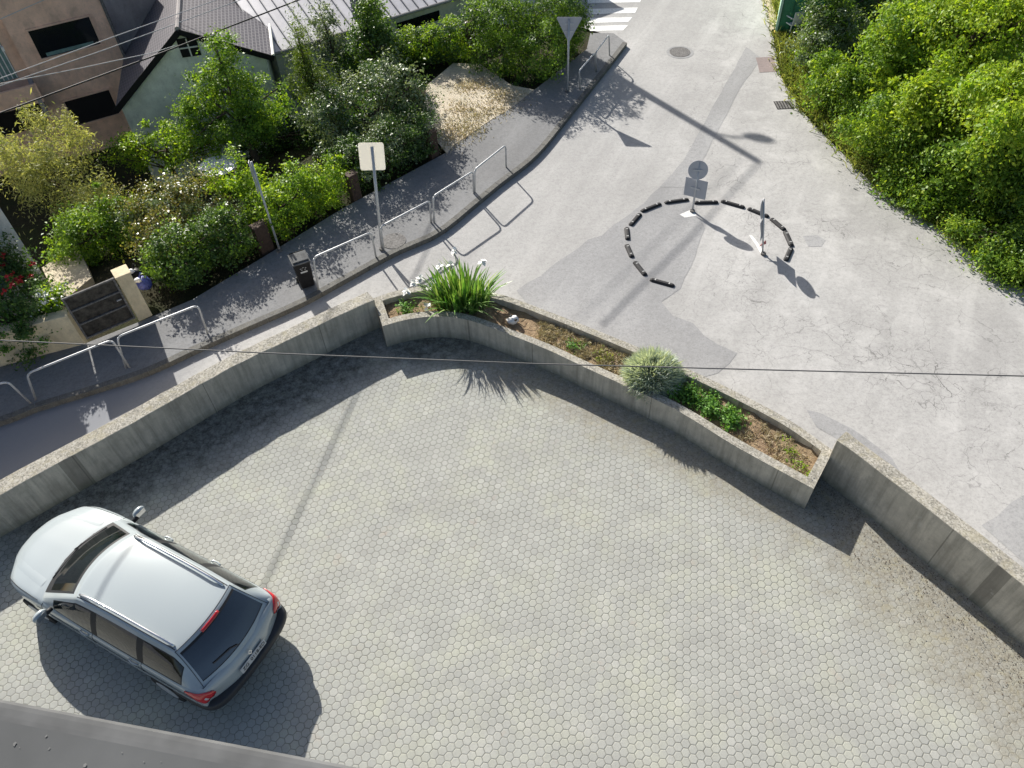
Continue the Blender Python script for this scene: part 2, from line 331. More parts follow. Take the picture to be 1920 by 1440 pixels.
# ------------------------------------------------------------------ mesh helpers
class MB:
    def __init__(s): s.v = []; s.f = []; s.mi = []; s.uv = None
    def face(s, pts, mi=0):
        b = len(s.v); s.v += [tuple(p) for p in pts]; s.f.append(tuple(range(b, b+len(pts)))); s.mi.append(mi)
    def poly(s, verts, faces, mi=0):
        b = len(s.v); s.v += [tuple(p) for p in verts]
        for f in faces: s.f.append(tuple(i+b for i in f)); s.mi.append(mi)
    def box(s, c, size, ax=None, mi=0):
        X, Y, Z = ax or (Vector((1, 0, 0)), Vector((0, 1, 0)), Vector((0, 0, 1)))
        c = Vector(c); h = [q/2 for q in size]
        V = [c+X*h[0]*i+Y*h[1]*j+Z*h[2]*k for i in (-1, 1) for j in (-1, 1) for k in (-1, 1)]
        s.poly(V, [(0, 1, 3, 2), (4, 6, 7, 5), (0, 4, 5, 1), (2, 3, 7, 6), (0, 2, 6, 4), (1, 5, 7, 3)], mi)
    def prism(s, loop, z0, z1, mi=0, top=None):
        n = len(loop); zf = lambda z, p: z(p[0], p[1]) if callable(z) else z
        V = [(p[0], p[1], zf(z0, p)) for p in loop]+[(p[0], p[1], zf(z1, p)) for p in loop]
        a = sum(loop[i][0]*loop[(i+1) % n][1]-loop[(i+1) % n][0]*loop[i][1] for i in range(n))
        F = [(i, (i+1) % n, (i+1) % n+n, i+n) for i in range(n)]
        if a < 0: F = [f[::-1] for f in F]
        s.poly(V, F, mi)
        up_ = list(range(n, 2*n)); dn = list(range(n))[::-1]
        if a < 0: up_ = up_[::-1]; dn = dn[::-1]
        s.poly(V, [tuple(up_)], mi if top is None else top); s.poly(V, [tuple(dn)], mi)
    def tube(s, pts, rad, seg=8, mi=0, cap=True):
        pts = [Vector(p) for p in pts]; n = len(pts)
        rad = rad if isinstance(rad, (list, tuple)) else [rad]*n
        V = []; d0 = None
        for i, p in enumerate(pts):
            d = (pts[min(i+1, n-1)]-pts[max(i-1, 0)]).normalized()
            if d0 is None:
                a = d.orthogonal().normalized()
            else:
                a = (a-d*a.dot(d)).normalized()
            d0 = d; b = d.cross(a)
            for k in range(seg):
                t = 2*math.pi*k/seg; V.append(p+(a*math.cos(t)+b*math.sin(t))*rad[i])
        F = [(i*seg+k, i*seg+(k+1) % seg, (i+1)*seg+(k+1) % seg, (i+1)*seg+k) for i in range(n-1) for k in range(seg)]
        if cap: F += [tuple(range(seg))[::-1], tuple(range((n-1)*seg, n*seg))]
        s.poly(V, F, mi)
    def grid(s, P, mi=0, flip=False):
        m, n = len(P), len(P[0]); V = [q for r in P for q in r]
        F = [(i*n+j, i*n+j+1, (i+1)*n+j+1, (i+1)*n+j) for i in range(m-1) for j in range(n-1)]
        if flip: F = [f[::-1] for f in F]
        s.poly(V, F, mi)
    def build(s, name, mats, parent=None, origin=None, smooth=False, bevel=0, sub=0, weld=False):
        me = bpy.data.meshes.new(name)
        o0 = Vector(origin) if origin is not None else Vector((0, 0, 0))
        me.from_pydata([tuple(Vector(v)-o0) for v in s.v], [], s.f)
        for m_ in (mats if isinstance(mats, (list, tuple)) else [mats]): me.materials.append(m_)
        me.polygons.foreach_set('material_index', s.mi)
        if smooth: me.polygons.foreach_set('use_smooth', [True]*len(me.polygons))
        if weld or smooth or bevel or sub:
            import bmesh
            bm = bmesh.new(); bm.from_mesh(me); bmesh.ops.remove_doubles(bm, verts=bm.verts, dist=1e-4)
            bmesh.ops.recalc_face_normals(bm, faces=bm.faces); bm.to_mesh(me); bm.free()
        me.update()
        ob = bpy.data.objects.new(name, me); COL.objects.link(ob)
        if parent is not None: ob.parent = parent
        elif origin is not None: ob.location = o0
        if bevel:
            b = ob.modifiers.new('bevel', 'BEVEL'); b.width = bevel; b.segments = 2; b.limit_method = 'ANGLE'; b.angle_limit = R(35)
        if sub:
            b = ob.modifiers.new('subdivision', 'SUBSURF'); b.levels = sub; b.render_levels = sub
        return ob

def tag(o, label, cat, group=None, kind=None):
    if label: o['label'] = label
    if cat: o['category'] = cat
    if group: o['group'] = group
    if kind: o['kind'] = kind
    return o
def structure(o): o['kind'] = 'structure'; return o
def thing(name, loc, label, cat, group=None, rz=0.0):
    o = bpy.data.objects.new(name, None); COL.objects.link(o); o.location = loc; o.rotation_euler = (0, 0, rz)
    o.empty_display_size = .2
    return tag(o, label, cat, group)

def resample(pts, n):
    P = [Vector((*p[:2], 0)) for p in pts]
    # catmull-rom then uniform arc length
    Q = []
    for i in range(len(P)-1):
        a, b, c, d = P[max(i-1, 0)], P[i], P[i+1], P[min(i+2, len(P)-1)]
        for k in range(12):
            t = k/12; Q.append(.5*((2*b)+(c-a)*t+(2*a-5*b+4*c-d)*t*t+(3*b-a-3*c+d)*t**3))
    Q.append(P[-1])
    L = [0]
    for i in range(1, len(Q)): L.append(L[-1]+(Q[i]-Q[i-1]).length)
    out = []
    for k in range(n):
        s = L[-1]*k/(n-1); i = 1
        while i < len(L)-1 and L[i] < s: i += 1
        t = (s-L[i-1])/max(L[i]-L[i-1], 1e-9); out.append(Q[i-1].lerp(Q[i], min(1, t)))
    return out

def sm(t): t = max(0.0, min(1.0, t)); return t*t*(3-2*t)
def tz(x, y):
    """garden ground: falls away behind the hedge"""
    d = (x-3.2)*-.727+(y-25.8)*.686
    return -.07-2.0*sm((d-1.2)/6.0)*sm((-1.5-x)/4.0)

# ------------------------------------------------------------------ ground, road, courtyard
xs = [-420, -160, -70, -40]+[-30+i*1.0 for i in range(0, 60)]+[32, 45, 80, 170, 420]
ys = [-420, -120, -40]+[-14+i*1.0 for i in range(0, 60)]+[50, 70, 120, 420]
mb = MB(); mb.grid([[(x, y, tz(x, y)) for x in xs] for y in ys])
structure(mb.build('ground', M['garden'], smooth=True))

kerb_px = [(0, 790), (67, 764), (187, 727), (283, 694), (367, 655), (467, 611), (567, 567), (633, 531), (740, 473), (823, 436), (890, 383), (940, 342), (1007, 289), (1073, 209), (1140, 125), (1175, 80)]
kerb = [at(x, y, .12) for x, y in kerb_px]
k0 = kerb[0]; dk = (kerb[0]-kerb[2]).normalized()
kerb = [k0+dk*9, k0+dk*4]+kerb
kerbS = resample(kerb, 70)
inner_px = [(0, 688), (160, 644), (262, 603), (360, 562), (500, 478), (640, 392), (840, 284), (853, 272), (923, 224), (957, 204), (1000, 170), (1100, 92), (1107, 62)]
inner = [at(x, y, .12) for x, y in inner_px]
di = (inner[0]-inner[1]).normalized(); inner = [inner[0]+di*9]+inner
corner = at(1150, 62, .12)

side = [(3.0, 26.2), (-1.5, 27.2), (-1.5, 31), (2.5, 30.5), (2.2, 62)]
redge_px = [(1436, 0), (1450, 70), (1462, 140), (1500, 205), (1560, 268), (1640, 348), (1740, 414), (1840, 482), (1920, 541)]
redge = [at(*p) for p in redge_px]
road = [(p[0], p[1]) for p in kerbS]+[(corner.x, corner.y)]+side+[(10.8, 62)]+[(p.x, p.y) for p in redge]+[(14, 8.5), (22, 0), (22, -12), (-20, -12), (kerbS[0].x-1, kerbS[0].y)]
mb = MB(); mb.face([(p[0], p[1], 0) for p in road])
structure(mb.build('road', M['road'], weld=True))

walk = [(p.x, p.y) for p in kerbS]+[(corner.x, corner.y)]+[(p.x, p.y) for p in inner[::-1]]
mb = MB(); mb.prism(walk, -.3, .12)
structure(mb.build('pavement', M['walk']))
# kerb stones: proud of the pavement edge
mb = MB(); n = len(kerbS)
for i in range(n-1):
    a, b = kerbS[i], kerbS[i+1]; d = (b-a).normalized(); nn = Vector((d.y, -d.x, 0)); t_ = 1.0
    if i > n-8: t_ = max(.1, (n-1-i)/7)
    g_ = d*.006
    lo = [a+nn*.015+g_, b+nn*.015-g_, b-nn*.13-g_, a-nn*.13+g_]
    mb.prism([(p.x, p.y) for p in lo], -.02, .127)
structure(mb.build('kerb', M['kerb']))

# asphalt repairs lie 4 mm above the old road
def sheet(name, px, z, mat, jag=0.0):
    P = [at(x, y, z) for x, y in px]; Q = []
    for i, a in enumerate(P):
        b = P[(i+1) % len(P)]; k = max(1, int((b-a).length/.35)) if jag else 1
        for j in range(k):
            q = a.lerp(b, j/k)
            if jag and j: q = q+Vector((rnd.uniform(-1, 1), rnd.uniform(-1, 1), 0))*jag
            Q.append(q)
    m = MB(); m.face(Q); return structure(m.build(name, mat, weld=True))
sheet('asphalt_repair', [(968, 545), (1180, 402), (1236, 352), (1285, 352), (1322, 428), (1276, 541), (1240, 566), (1262, 592), (1300, 606), (1345, 645), (1382, 662), (1345, 700), (1300, 712), (1180, 655), (1060, 600), (985, 566)], .004, M['patch'], .07)
sheet('trench_repair', [(1399, 88), (1428, 110), (1392, 158), (1317, 302), (1290, 351), (1237, 351), (1282, 300)], .004, M['strip'], .015)
sheet('asphalt_repair', [(1840, 985), (1925, 925), (2080, 1010), (2020, 1130), (1925, 1060)], .004, M['strip'], .03)
sheet('asphalt_repair', [(1512, 768), (1540, 775), (1600, 805), (1672, 858), (1690, 890), (1650, 868), (1590, 835), (1530, 800)], .004, M['patch'], .04)
sheet('asphalt_repair', [(1505, 443), (1530, 440), (1548, 450), (1540, 462), (1515, 462)], .004, M['strip'], .02)
sheet('red_road_paint', [(1417, 108), (1450, 106), (1460, 134), (1424, 136)], .005, M['redrough'], .03)
# splitter island worn white outline
sheet('island_marking', [(1274, 402), (1298, 392), (1306, 404), (1284, 408)], .006, M['roadpaint'], .02)
sheet('island_marking', [(1404, 440), (1411, 442), (1432, 470), (1428, 478)], .006, M['roadpaint'], .02)
# zebra crossing
for (x0, y0, x1, y1, x2, y2, x3, y3) in ((1102, -2, 1205, -6, 1200, 4, 1102, 6), (1102, 17, 1196, 14, 1191, 24, 1102, 27), (1103, 34, 1186, 32, 1178, 41, 1104, 43), (1105, 49, 1178, 47, 1168, 57, 1106, 58), (1102, -20, 1215, -24, 1210, -14, 1102, -12)):
    sheet('crossing_stripe', [(x0, y0), (x1, y1), (x2, y2), (x3, y3)], .005, M['roadpaint'], .012)
# iron covers
def disc(mb_, c, r, z0, z1, n=28, mi=0): mb_.prism([(c.x+r*math.cos(2*math.pi*i/n), c.y+r*math.sin(2*math.pi*i/n)) for i in range(n)], z0, z1, mi)
c = at(1275, 98); t = thing('manhole_cover', c, 'round iron manhole cover far up the road', 'manhole')
m = MB(); disc(m, Vector(), .33, 0, .008); m.build('lid', M['ironplate'], t)
m = MB(); n_ = 28
for i in range(n_):
    a0, a1 = 2*math.pi*i/n_, 2*math.pi*(i+1)/n_
    m.prism([(.35*math.cos(a0), .35*math.sin(a0)), (.43*math.cos(a0), .43*math.sin(a0)), (.43*math.cos(a1), .43*math.sin(a1)), (.35*math.cos(a1), .35*math.sin(a1))], 0, .006)
m.build('frame', M['strip'], t)
c = at(1470, 197); t = thing('drain_grate', c, 'small square iron drain grate near the right road edge', 'drain')
m = MB()
for i in range(6): m.box((-.2+i*.08, 0, .005), (.045, .42, .012))
m.build('bars', M['ironplate'], t); m = MB(); m.box((0, 0, .003), (.5, .46, .004)); m.build('pit', M['dark'], t)
c = at(738, 452, .12); t = thing('inspection_cover', c, 'dark round inspection cover in the pavement beside the white sign pole', 'manhole')
m = MB(); disc(m, Vector(), .3, 0, .012); m.build('lid', M['ironplate'], t)

# ------------------------------------------------------------------ courtyard walls and planter
WT = 1.1
li = [(-12.75, 4.45), (-10.35, 6.35), (-9.05, 7.35), (-8.16, 8.07), (-7.03, 8.94), (-5.42, 10.3), (-4.35, 11.05), (-3.5, 11.65), (-2.78, 12.1)]
lo_ = [(-13.0, 4.75), (-10.6, 6.6), (-9.3, 7.6), (-8.4, 8.3), (-7.25, 9.18), (-5.62, 10.53), (-4.53, 11.3), (-3.68, 11.9), (-2.96, 12.36)]
WZ = lambda x, y: .88-.07*sm((x+7.5)/4.8)
I_ = resample(li, 40); O_ = resample(lo_, 40)
def wallmesh(A, B, zf):
    m = MB()
    for i in range(len(A)-1):
        a, b, c, d = A[i], A[i+1], B[i+1], B[i]
        m.face([(q.x, q.y, zf(q.x, q.y)) for q in (a, b, c, d)], 1)
        m.face([(a.x, a.y, -.1), (b.x, b.y, -.1), (b.x, b.y, zf(b.x, b.y)), (a.x, a.y, zf(a.x, a.y))]); m.face([(c.x, c.y, -.1), (d.x, d.y, -.1), (d.x, d.y, zf(d.x, d.y)), (c.x, c.y, zf(c.x, c.y))])
    for a, b in ((A[0], B[0]), (A[-1], B[-1])): m.face([(a.x, a.y, -.1), (b.x, b.y, -.1), (b.x, b.y, zf(a.x, a.y)), (a.x, a.y, zf(a.x, a.y))])
    return m
gw = random.Random(2); wob_ = {}
def zwob(z0):
    def f(x, y):
        return (z0(x, y) if callable(z0) else z0)+.012*math.sin(x*9.1+y*5.3)*math.sin(x*3.7-y*6.1)
    return f
m = wallmesh(I_, O_, zwob(WZ))
tag(m.build('retaining_wall', [M['wall'], M['walltop']], bevel=.012), 'long tall grey concrete wall along the left side street behind the car', 'wall')
ri = [(5.41, 7.66), (5.875, 6.99), (6.48, 6.08), (7.23, 4.9), (8.1, 3.4), (10, 0)]
ro = [(5.62, 7.82), (6.09, 7.14), (6.70, 6.22), (7.45, 5.02), (8.32, 3.5), (10.22, .1)]
RI = resample(ri, 30); RO = resample(ro, 30)
m = wallmesh(RI, RO, zwob(WT))
tag(m.build('retaining_wall', [M['wall'], M['walltop']], bevel=.012), 'grey concrete wall at the right, starting at the end of the planter', 'wall')
PH, SOIL = .62, .47
fr = [(-2.6, 11.49), (-2.14, 11.64), (-1.62, 11.70), (-1.11, 11.63), (-.59, 11.41), (.64, 10.64), (1.46, 10.02), (2.92, 8.92), (3.87, 7.98), (4.95, 7.02)]
bk = [(-2.86, 12.36), (-2.31, 12.58), (-1.3, 12.72), (-.21, 12.3), (.17, 12.1), (.88, 11.64), (1.58, 11.17), (2.4, 10.6), (3.33, 9.91), (4.19, 9.21), (4.94, 8.52), (5.52, 7.78)]
NF = 60; F_ = resample(fr, NF); B_ = resample(bk, NF)
fi = [f+(b-f).normalized()*.17 for f, b in zip(F_, B_)]; bi = [b+(f-b).normalized()*.17 for f, b in zip(F_, B_)]
k0, k1 = 1, NF-2
pl = thing('planter', (1.2, 10.4, 0), 'long curved concrete planter box of soil at the courtyard corner', 'planter')
m = MB()
ring_o = F_+B_[::-1]; ring_i = fi[k0:k1+1]+bi[k0:k1+1][::-1]
def ringwall(m, A, B, z0, z1):
    # strips: front, back, two ends
    for j in range(len(A)-1):
        pass
def strip(P, Q, z0, z1):
    for i in range(len(P)-1):
        a, b, c, d = P[i], P[i+1], Q[i+1], Q[i]
        m.face([(a.x, a.y, z1), (b.x, b.y, z1), (c.x, c.y, z1), (d.x, d.y, z1)], 1)
        m.face([(a.x, a.y, z0), (b.x, b.y, z0), (b.x, b.y, z1), (a.x, a.y, z1)], 0)
        m.face([(c.x, c.y, z0), (d.x, d.y, z0), (d.x, d.y, z1), (c.x, c.y, z1)], 0)
strip(F_, fi, -.1, PH); strip(bi, B_, -.1, PH)
for (A, Bq) in ((0, 1), (NF-1, NF-2)):
    d = (F_[Bq]-F_[A]).normalized()*.17; d2 = (B_[Bq]-B_[A]).normalized()*.17
    P = [fi[A], bi[A]]; Q = [fi[A]+d, bi[A]+d2]
    strip(P, Q, -.1, PH-.002)
    a, b = F_[A], B_[A]; m.face([(a.x, a.y, -.1), (b.x, b.y, -.1), (b.x, b.y, PH), (a.x, a.y, PH)], 0)
m.build('planter_wall', [M['wall'], M['walltop']], pl, pl.location, weld=True)
m = MB(); rows = []
for i in range(NF):
    rows.append([fi[i].lerp(bi[i], t_)+Vector((0, 0, SOIL+.03*math.sin(i*1.7+t_*5)+rnd.uniform(-.025, .025))) for t_ in (-.03, .18, .36, .5, .66, .82, 1.03)])
m.grid(rows); m.build('soil', M['soil'], pl, pl.location, smooth=True)
def planter_pt(s, t, z=SOIL):
    i = s*(NF-1); i0 = min(NF-2, int(i)); f = fi[i0].lerp(fi[i0+1], i-i0); b = bi[i0].lerp(bi[i0+1], i-i0)
    p = f.lerp(b, t); return Vector((p.x, p.y, z))

mid = lambda A, B: [(a.x+b.x)/2 for a, b in zip(A, B)]
yard = [((a.x+b.x)/2, (a.y+b.y)/2) for a, b in zip(I_, O_)]+[((a.x+b.x)/2, (a.y+b.y)/2) for a, b in zip(F_, B_)]+[((a.x+b.x)/2, (a.y+b.y)/2) for a, b in zip(RI, RO)]+[(10.1, -10), (-13, -10)]
m = MB(); m.face([(x, y, .006) for x, y in yard]); structure(m.build('courtyard_paving', M['pavers'], weld=True))

# ------------------------------------------------------------------ foliage
def leaves(c, n, mat, name='crown', parent=None, origin=None, size=.09, asp=.55, clumps=60, spread=.22, shell=.55, seed=1, droop=0.0, up_=.35, flat=.6, boxy=False, zmin=None, fold=.25):
    """c: list of ellipsoids (x, y, z, rx, ry, rz). leaves sit in clumps spread through the outer part of the volume"""
    if name in ('crown', 'foliage', 'lighter_foliage'): n = int(n*1.3); size *= .85
    g = np.random.default_rng(seed)
    vol = np.array([e[3]*e[4]+e[4]*e[5]+e[3]*e[5] for e in c]); vol = vol/vol.sum()
    which = g.choice(len(c), clumps, p=vol); E = np.array(c)[which]
    d = g.normal(size=(clumps, 3)); 
    if boxy: d = np.sign(d)*np.abs(d)**.55
    d /= (np.abs(d)**(5 if boxy else 2)).sum(1, keepdims=True)**(1/(5 if boxy else 2))
    rad = shell+(1-shell)*g.random((clumps, 1))**.7
    rad *= 1+.16*g.normal(size=(clumps, 1)); shoot = g.random((clumps, 1)) < .14; rad = np.where(shoot, rad*1.22, rad)
    cc = E[:, :3]+d*rad*E[:, 3:6]
    k = g.integers(0, clumps, n)
    off = g.normal(size=(n, 3))*spread*np.array([1, 1, flat])
    off[:, 2] -= droop*(off[:, 0]**2+off[:, 1]**2)/max(spread, .01)
    P = cc[k]+off*((.45+1.0*g.random(clumps))*np.where(shoot[:, 0], .6, 1))[k][:, None]
    if zmin is not None: P[:, 2] = np.where(P[:, 2] < zmin, zmin+np.abs(g.normal(size=n))*.15, P[:, 2])
    nrm = d[k]*.7+g.normal(size=(n, 3))*.65+np.array([0, 0, up_])
    nrm /= np.linalg.norm(nrm, axis=1, keepdims=True)
    tan = np.cross(nrm, g.normal(size=(n, 3))); tan /= np.linalg.norm(tan, axis=1, keepdims=True)
    tan[:, 2] -= droop; tan /= np.linalg.norm(tan, axis=1, keepdims=True)
    bit = np.cross(nrm, tan); bit /= np.linalg.norm(bit, axis=1, keepdims=True)
    L = (size*(.4+1.0*g.random(n)**1.3)*(.8+.5*g.random(clumps))[k])[:, None]; Wd = L*asp
    fo = nrm*Wd*fold
    V = np.stack([P, P+tan*L*.5+bit*Wd*.5+fo, P+tan*L, P+tan*L*.5-bit*Wd*.5+fo], 1).reshape(-1, 3)
    o0 = np.array(origin) if origin is not None else np.zeros(3)
    me = bpy.data.meshes.new(name); V = (V-o0).astype(np.float32)
    me.vertices.add(4*n); me.vertices.foreach_set('co', V.ravel())
    me.loops.add(4*n); me.loops.foreach_set('vertex_index', np.arange(4*n, dtype=np.int32))
    me.polygons.add(n); me.polygons.foreach_set('loop_start', np.arange(0, 4*n, 4, dtype=np.int32)); me.polygons.foreach_set('loop_total', np.full(n, 4, np.int32))
    me.materials.append(mat); me.update(); me.validate()
    ob = bpy.data.objects.new(name, me); COL.objects.link(ob); ob.parent = parent
    return ob, cc

def plant(name, label, cat, ells, n, mat, group=None, trunk=True, tname='trunk', cname='crown', base=None, tr=.07, second=None, **kw):
    e0 = ells[0]
    bx, by = base if base else (e0[0], e0[1]); bz = tz(bx, by) if kw.get('gz') is None else kw['gz']
    kw.pop('gz', None)
    t = thing(name, (bx, by, bz), label, cat, group)
    o, cc = leaves(ells, n, mat, cname, t, (bx, by, bz), **kw)
    if second:
        kw2 = dict(kw); kw2['seed'] = kw.get('seed', 1)+77; kw2['clumps'] = max(8, int(kw.get('clumps', 60)*.45))
        leaves(second[2] if len(second) > 2 else ells, second[1], second[0], 'lighter_foliage', t, (bx, by, bz), **kw2)
    if trunk:
        m = MB(); r_ = random.Random(kw.get('seed', 1))
        top = Vector((e0[0], e0[1], e0[2]))
        mid_ = Vector((bx, by, bz)).lerp(top, .5)+Vector((r_.uniform(-.1, .1), r_.uniform(-.1, .1), 0))
        m.tube([(bx, by, bz-.1), mid_, top], [tr*1.2, tr*.85, tr*.5], 7)
        for q in range(min(18, len(cc))):
            a = Vector(cc[r_.randrange(len(cc))]); s0 = mid_.lerp(top, r_.random())
            m.tube([s0, s0.lerp(a, .5)+Vector((0, 0, r_.uniform(-.05, .12))), a], [tr*.42, tr*.25, tr*.1], 5, cap=False)
        m.build(tname, M['trunk'], t, (bx, by, bz), smooth=True)
    return t

def ell(px, py, z, rx, ry, rz, k=None):
    """an ellipsoid centred on the point of height z at a photograph pixel; radii in metres"""
    p = at(px, py, z); return (p.x, p.y, p.z, rx, ry, rz)

# left side, garden trees and shrubs
plant('yellow_bamboo', 'feathery yellow-green bamboo at the far left in front of the brown building', 'bamboo',
      [ell(110, 335, .4, .95, .95, 1.15), ell(45, 320, .8, .7, .7, 1.0), ell(75, 240, 1.6, .4, .4, .8), ell(130, 245, 1.3, .35, .35, .7), ell(170, 370, .2, .75, .75, .8), ell(15, 270, 1.3, .4, .4, .7)], 12000, M['lf_ochre'], size=.13, asp=.2, clumps=150, spread=.16, shell=.3, droop=.5, flat=1.1, seed=3, tname='canes', cname='foliage', tr=.03)
plant('shrub', 'bright lime green round shrub below the pale green gable', 'shrub',
      [ell(310, 270, .5, .95, .8, .6), ell(375, 275, .5, .6, .5, .45), ell(245, 285, .2, .6, .5, .45)], 7000, M['lf_lime'], size=.085, clumps=90, spread=.13, shell=.5, seed=4)
plant('garden_tree', 'tall rounded green tree covering the right half of the pale green gable', 'tree',
      [ell(430, 165, 1.7, .8, .75, .8), ell(420, 95, 2.5, .45, .42, .45), ell(500, 195, 1.4, .7, .6, .65), ell(375, 190, 1.3, .65, .6, .6), ell(370, 235, .9, .6, .6, .45), ell(455, 240, .9, .7, .6, .5)], 14000, M['lf_mid'], size=.085, clumps=150, spread=.14, shell=.5, seed=5, base=(-6.6, 18.6), tr=.1, second=(M['lf_lime'], 3000))
plant('conifer', 'olive green feathery conifer standing between the round tree and the metal roof', 'tree',
      [ell(575, 150, 1.0, .58, .56, .85), ell(565, 90, 2.0, .33, .33, .65), ell(560, 45, 2.8, .14, .14, .45), ell(615, 170, .6, .5, .5, .55)], 9000, M['lf_conifer'], size=.1, asp=.25, clumps=130, spread=.12, shell=.4, droop=.2, flat=1.4, seed=6, base=(-4.7, 20.6))
plant('blossom_tree', 'thin grey-green tree dusted with pale blossom against the metal roof', 'tree',
      [ell(610, 45, 1.6, .4, .4, .8), ell(625, 90, .9, .4, .4, .6)], 3200, M['lf_silver'], size=.075, clumps=60, spread=.14, shell=.3, seed=7, base=(-4.6, 22.6), tr=.04)
plant('garden_tree', 'dark green leafy tree in front of the right end of the metal roof', 'tree',
      [ell(705, 85, 1.3, .68, .6, .75), ell(700, 35, 2.1, .4, .4, .55), ell(670, 120, .7, .6, .5, .55)], 8000, M['lf_dark'], size=.1, clumps=90, spread=.15, shell=.45, seed=8, base=(-3.1, 21.5), second=(M['lf_mid'], 2500))
plant('large_shrub', 'big silvery-leaved shrub beside the dry earth drive', 'shrub',
      [ell(690, 205, .9, 1.15, 1.0, 1.0), ell(760, 190, .9, .8, .75, .85), ell(620, 220, .8, .8, .7, .85), ell(760, 270, .4, .65, .5, .65), ell(660, 280, .4, .8, .5, .6), ell(720, 145, 1.3, .6, .5, .5)], 15000, M['lf_silver'], size=.09, clumps=200, spread=.15, shell=.55, seed=9, base=(-3.0, 19.4), tr=.09, second=(M['lf_dark'], 6000))
plant('hedge', 'yellow-topped hedge under the white wall beyond the dry earth drive', 'hedge',
      [ell(800, 85, .55, .9, .5, .62), ell(855, 80, .55, .7, .5, .65), ell(765, 95, .4, .5, .4, .5)], 8000, M['lf_lime'], size=.08, clumps=110, spread=.13, shell=.6, seed=10, trunk=True, tname='stems', cname='foliage', second=(M['lf_dark'], 4000))
plant('tall_hedge', 'tall dense ivy hedge behind the triangular road sign', 'hedge',
      [ell(945, 75, .95, .95, .7, 1.15), ell(1030, 60, .95, .95, .7, 1.2), ell(1000, 110, .75, .9, .5, .95), ell(1070, 50, .9, .5, .6, 1.1), ell(920, 30, 1.5, .8, .6, .9), ell(1010, 5, 1.5, 1.0, .8, 1.0)], 21000, M['lf_mid'], size=.085, clumps=280, spread=.15, shell=.72, seed=11, trunk=True, tname='stems', cname='foliage', gz=0, second=(M['lf_dark'], 9000))
plant('shrub', 'fresh green bushy shrub beside the paved garden path', 'shrub',
      [ell(165, 440, .3, .85, .7, .7), ell(225, 420, .3, .6, .6, .6), ell(140, 470, .1, .55, .5, .5)], 8500, M['lf_mid'], size=.08, clumps=110, spread=.13, shell=.55, seed=12, base=(-9.4, 15.9), second=(M['lf_lime'], 2500))
plant('shrub', 'large rusty brown and green shrub in the middle of the garden hedge', 'shrub',
      [ell(310, 400, .55, 1.0, .8, .75), ell(370, 380, .5, .8, .7, .7), ell(255, 390, .45, .7, .6, .65), ell(330, 460, .35, .9, .6, .6)], 13000, M['lf_rust'], size=.075, clumps=170, spread=.13, shell=.55, seed=13, base=(-8.0, 15.8), second=(M['lf_silver'], 3500))
# the hedge proper along the pavement: a boxy run with gaps where the gate posts stand
def hedge(label, A, B, w, h, n, mat, mat2, seed):
    a, b = Vector(A), Vector(B); L = (b-a).length; k = max(2, int(L/.8)); E = []
    for i in range(k):
        q = a.lerp(b, (i+.5)/k); E.append((q.x, q.y, h*.52+.06*math.sin(i*2.1), .62, w*.55, h*.5+.05*math.cos(i*1.3)))
    return plant('hedge', label, 'hedge', E, n, mat, size=.075, clumps=int(n/70), spread=.12, shell=.72, seed=seed, trunk=True, tname='stems', cname='foliage', gz=.05, base=(a.lerp(b, .5).x, a.lerp(b, .5).y), second=(mat2, n//3), zmin=.05)
hp = lambda x, y, off: at(x, y, .0)+Vector((-.69, .72, 0))*off
hedge('dark green hedge running from the cream gate pillar to the leaning post', hp(328, 566, .5), hp(492, 482, .5), 1.0, 1.15, 11000, M['lf_dark'], M['lf_mid'], 21)
hedge('lime green clipped hedge between the leaning post and the brown wooden gate post', hp(518, 470, .5), hp(660, 382, .5), 1.0, 1.22, 11000, M['lf_lime'], M['lf_mid'], 22)
hedge('dark hedge section at the foot of the big silvery shrub', hp(682, 372, .5), hp(828, 292, .4), .9, 1.3, 8000, M['lf_dark'], M['lf_silver'], 23)
plant('shrub', 'yellow-green shrub top rising behind the leaning post', 'shrub', [ell(440, 330, 1.1, .6, .5, .45), ell(470, 345, 1.0, .5, .5, .4)], 3200, M['lf_lime'], size=.08, clumps=50, spread=.12, shell=.4, seed=24)
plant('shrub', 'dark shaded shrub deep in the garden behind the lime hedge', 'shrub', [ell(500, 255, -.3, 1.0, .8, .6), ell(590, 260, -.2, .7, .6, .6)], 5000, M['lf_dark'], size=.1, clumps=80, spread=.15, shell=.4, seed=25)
# bush on the garden wall and climbing rose
plant('ivy_bush', 'dense dark green bush hanging over the cream garden wall', 'bush',
      [ell(30, 600, .85, .75, .55, .75), ell(70, 590, .8, .45, .4, .6), ell(0, 640, .6, .6, .4, .55)], 9000, M['lf_dark'], size=.075, clumps=130, spread=.1, shell=.65, seed=26, gz=.1, second=(M['lf_cover'], 2500), tname='stems', cname='foliage')
rose = plant('climbing_rose', 'climbing rose with red flowers against the white house wall', 'rose',
             [ell(22, 500, 1.2, .5, .4, .55), ell(8, 470, 1.5, .4, .35, .4), ell(50, 535, 1.0, .35, .3, .3)], 3200, M['lf_dark'], size=.08, clumps=55, spread=.12, shell=.3, seed=27, gz=.1, tname='stems', cname='foliage', tr=.03)
plant('flowering_shrub', 'pale flowering shrub on top of the cream gate-side wall', 'shrub', [ell(95, 555, 1.15, .3, .25, .22)], 900, M['lf_lime'], size=.07, clumps=16, spread=.1, shell=.3, seed=28, gz=.1, tname='stems', cname='foliage', tr=.02, second=(M['petal'], 160))

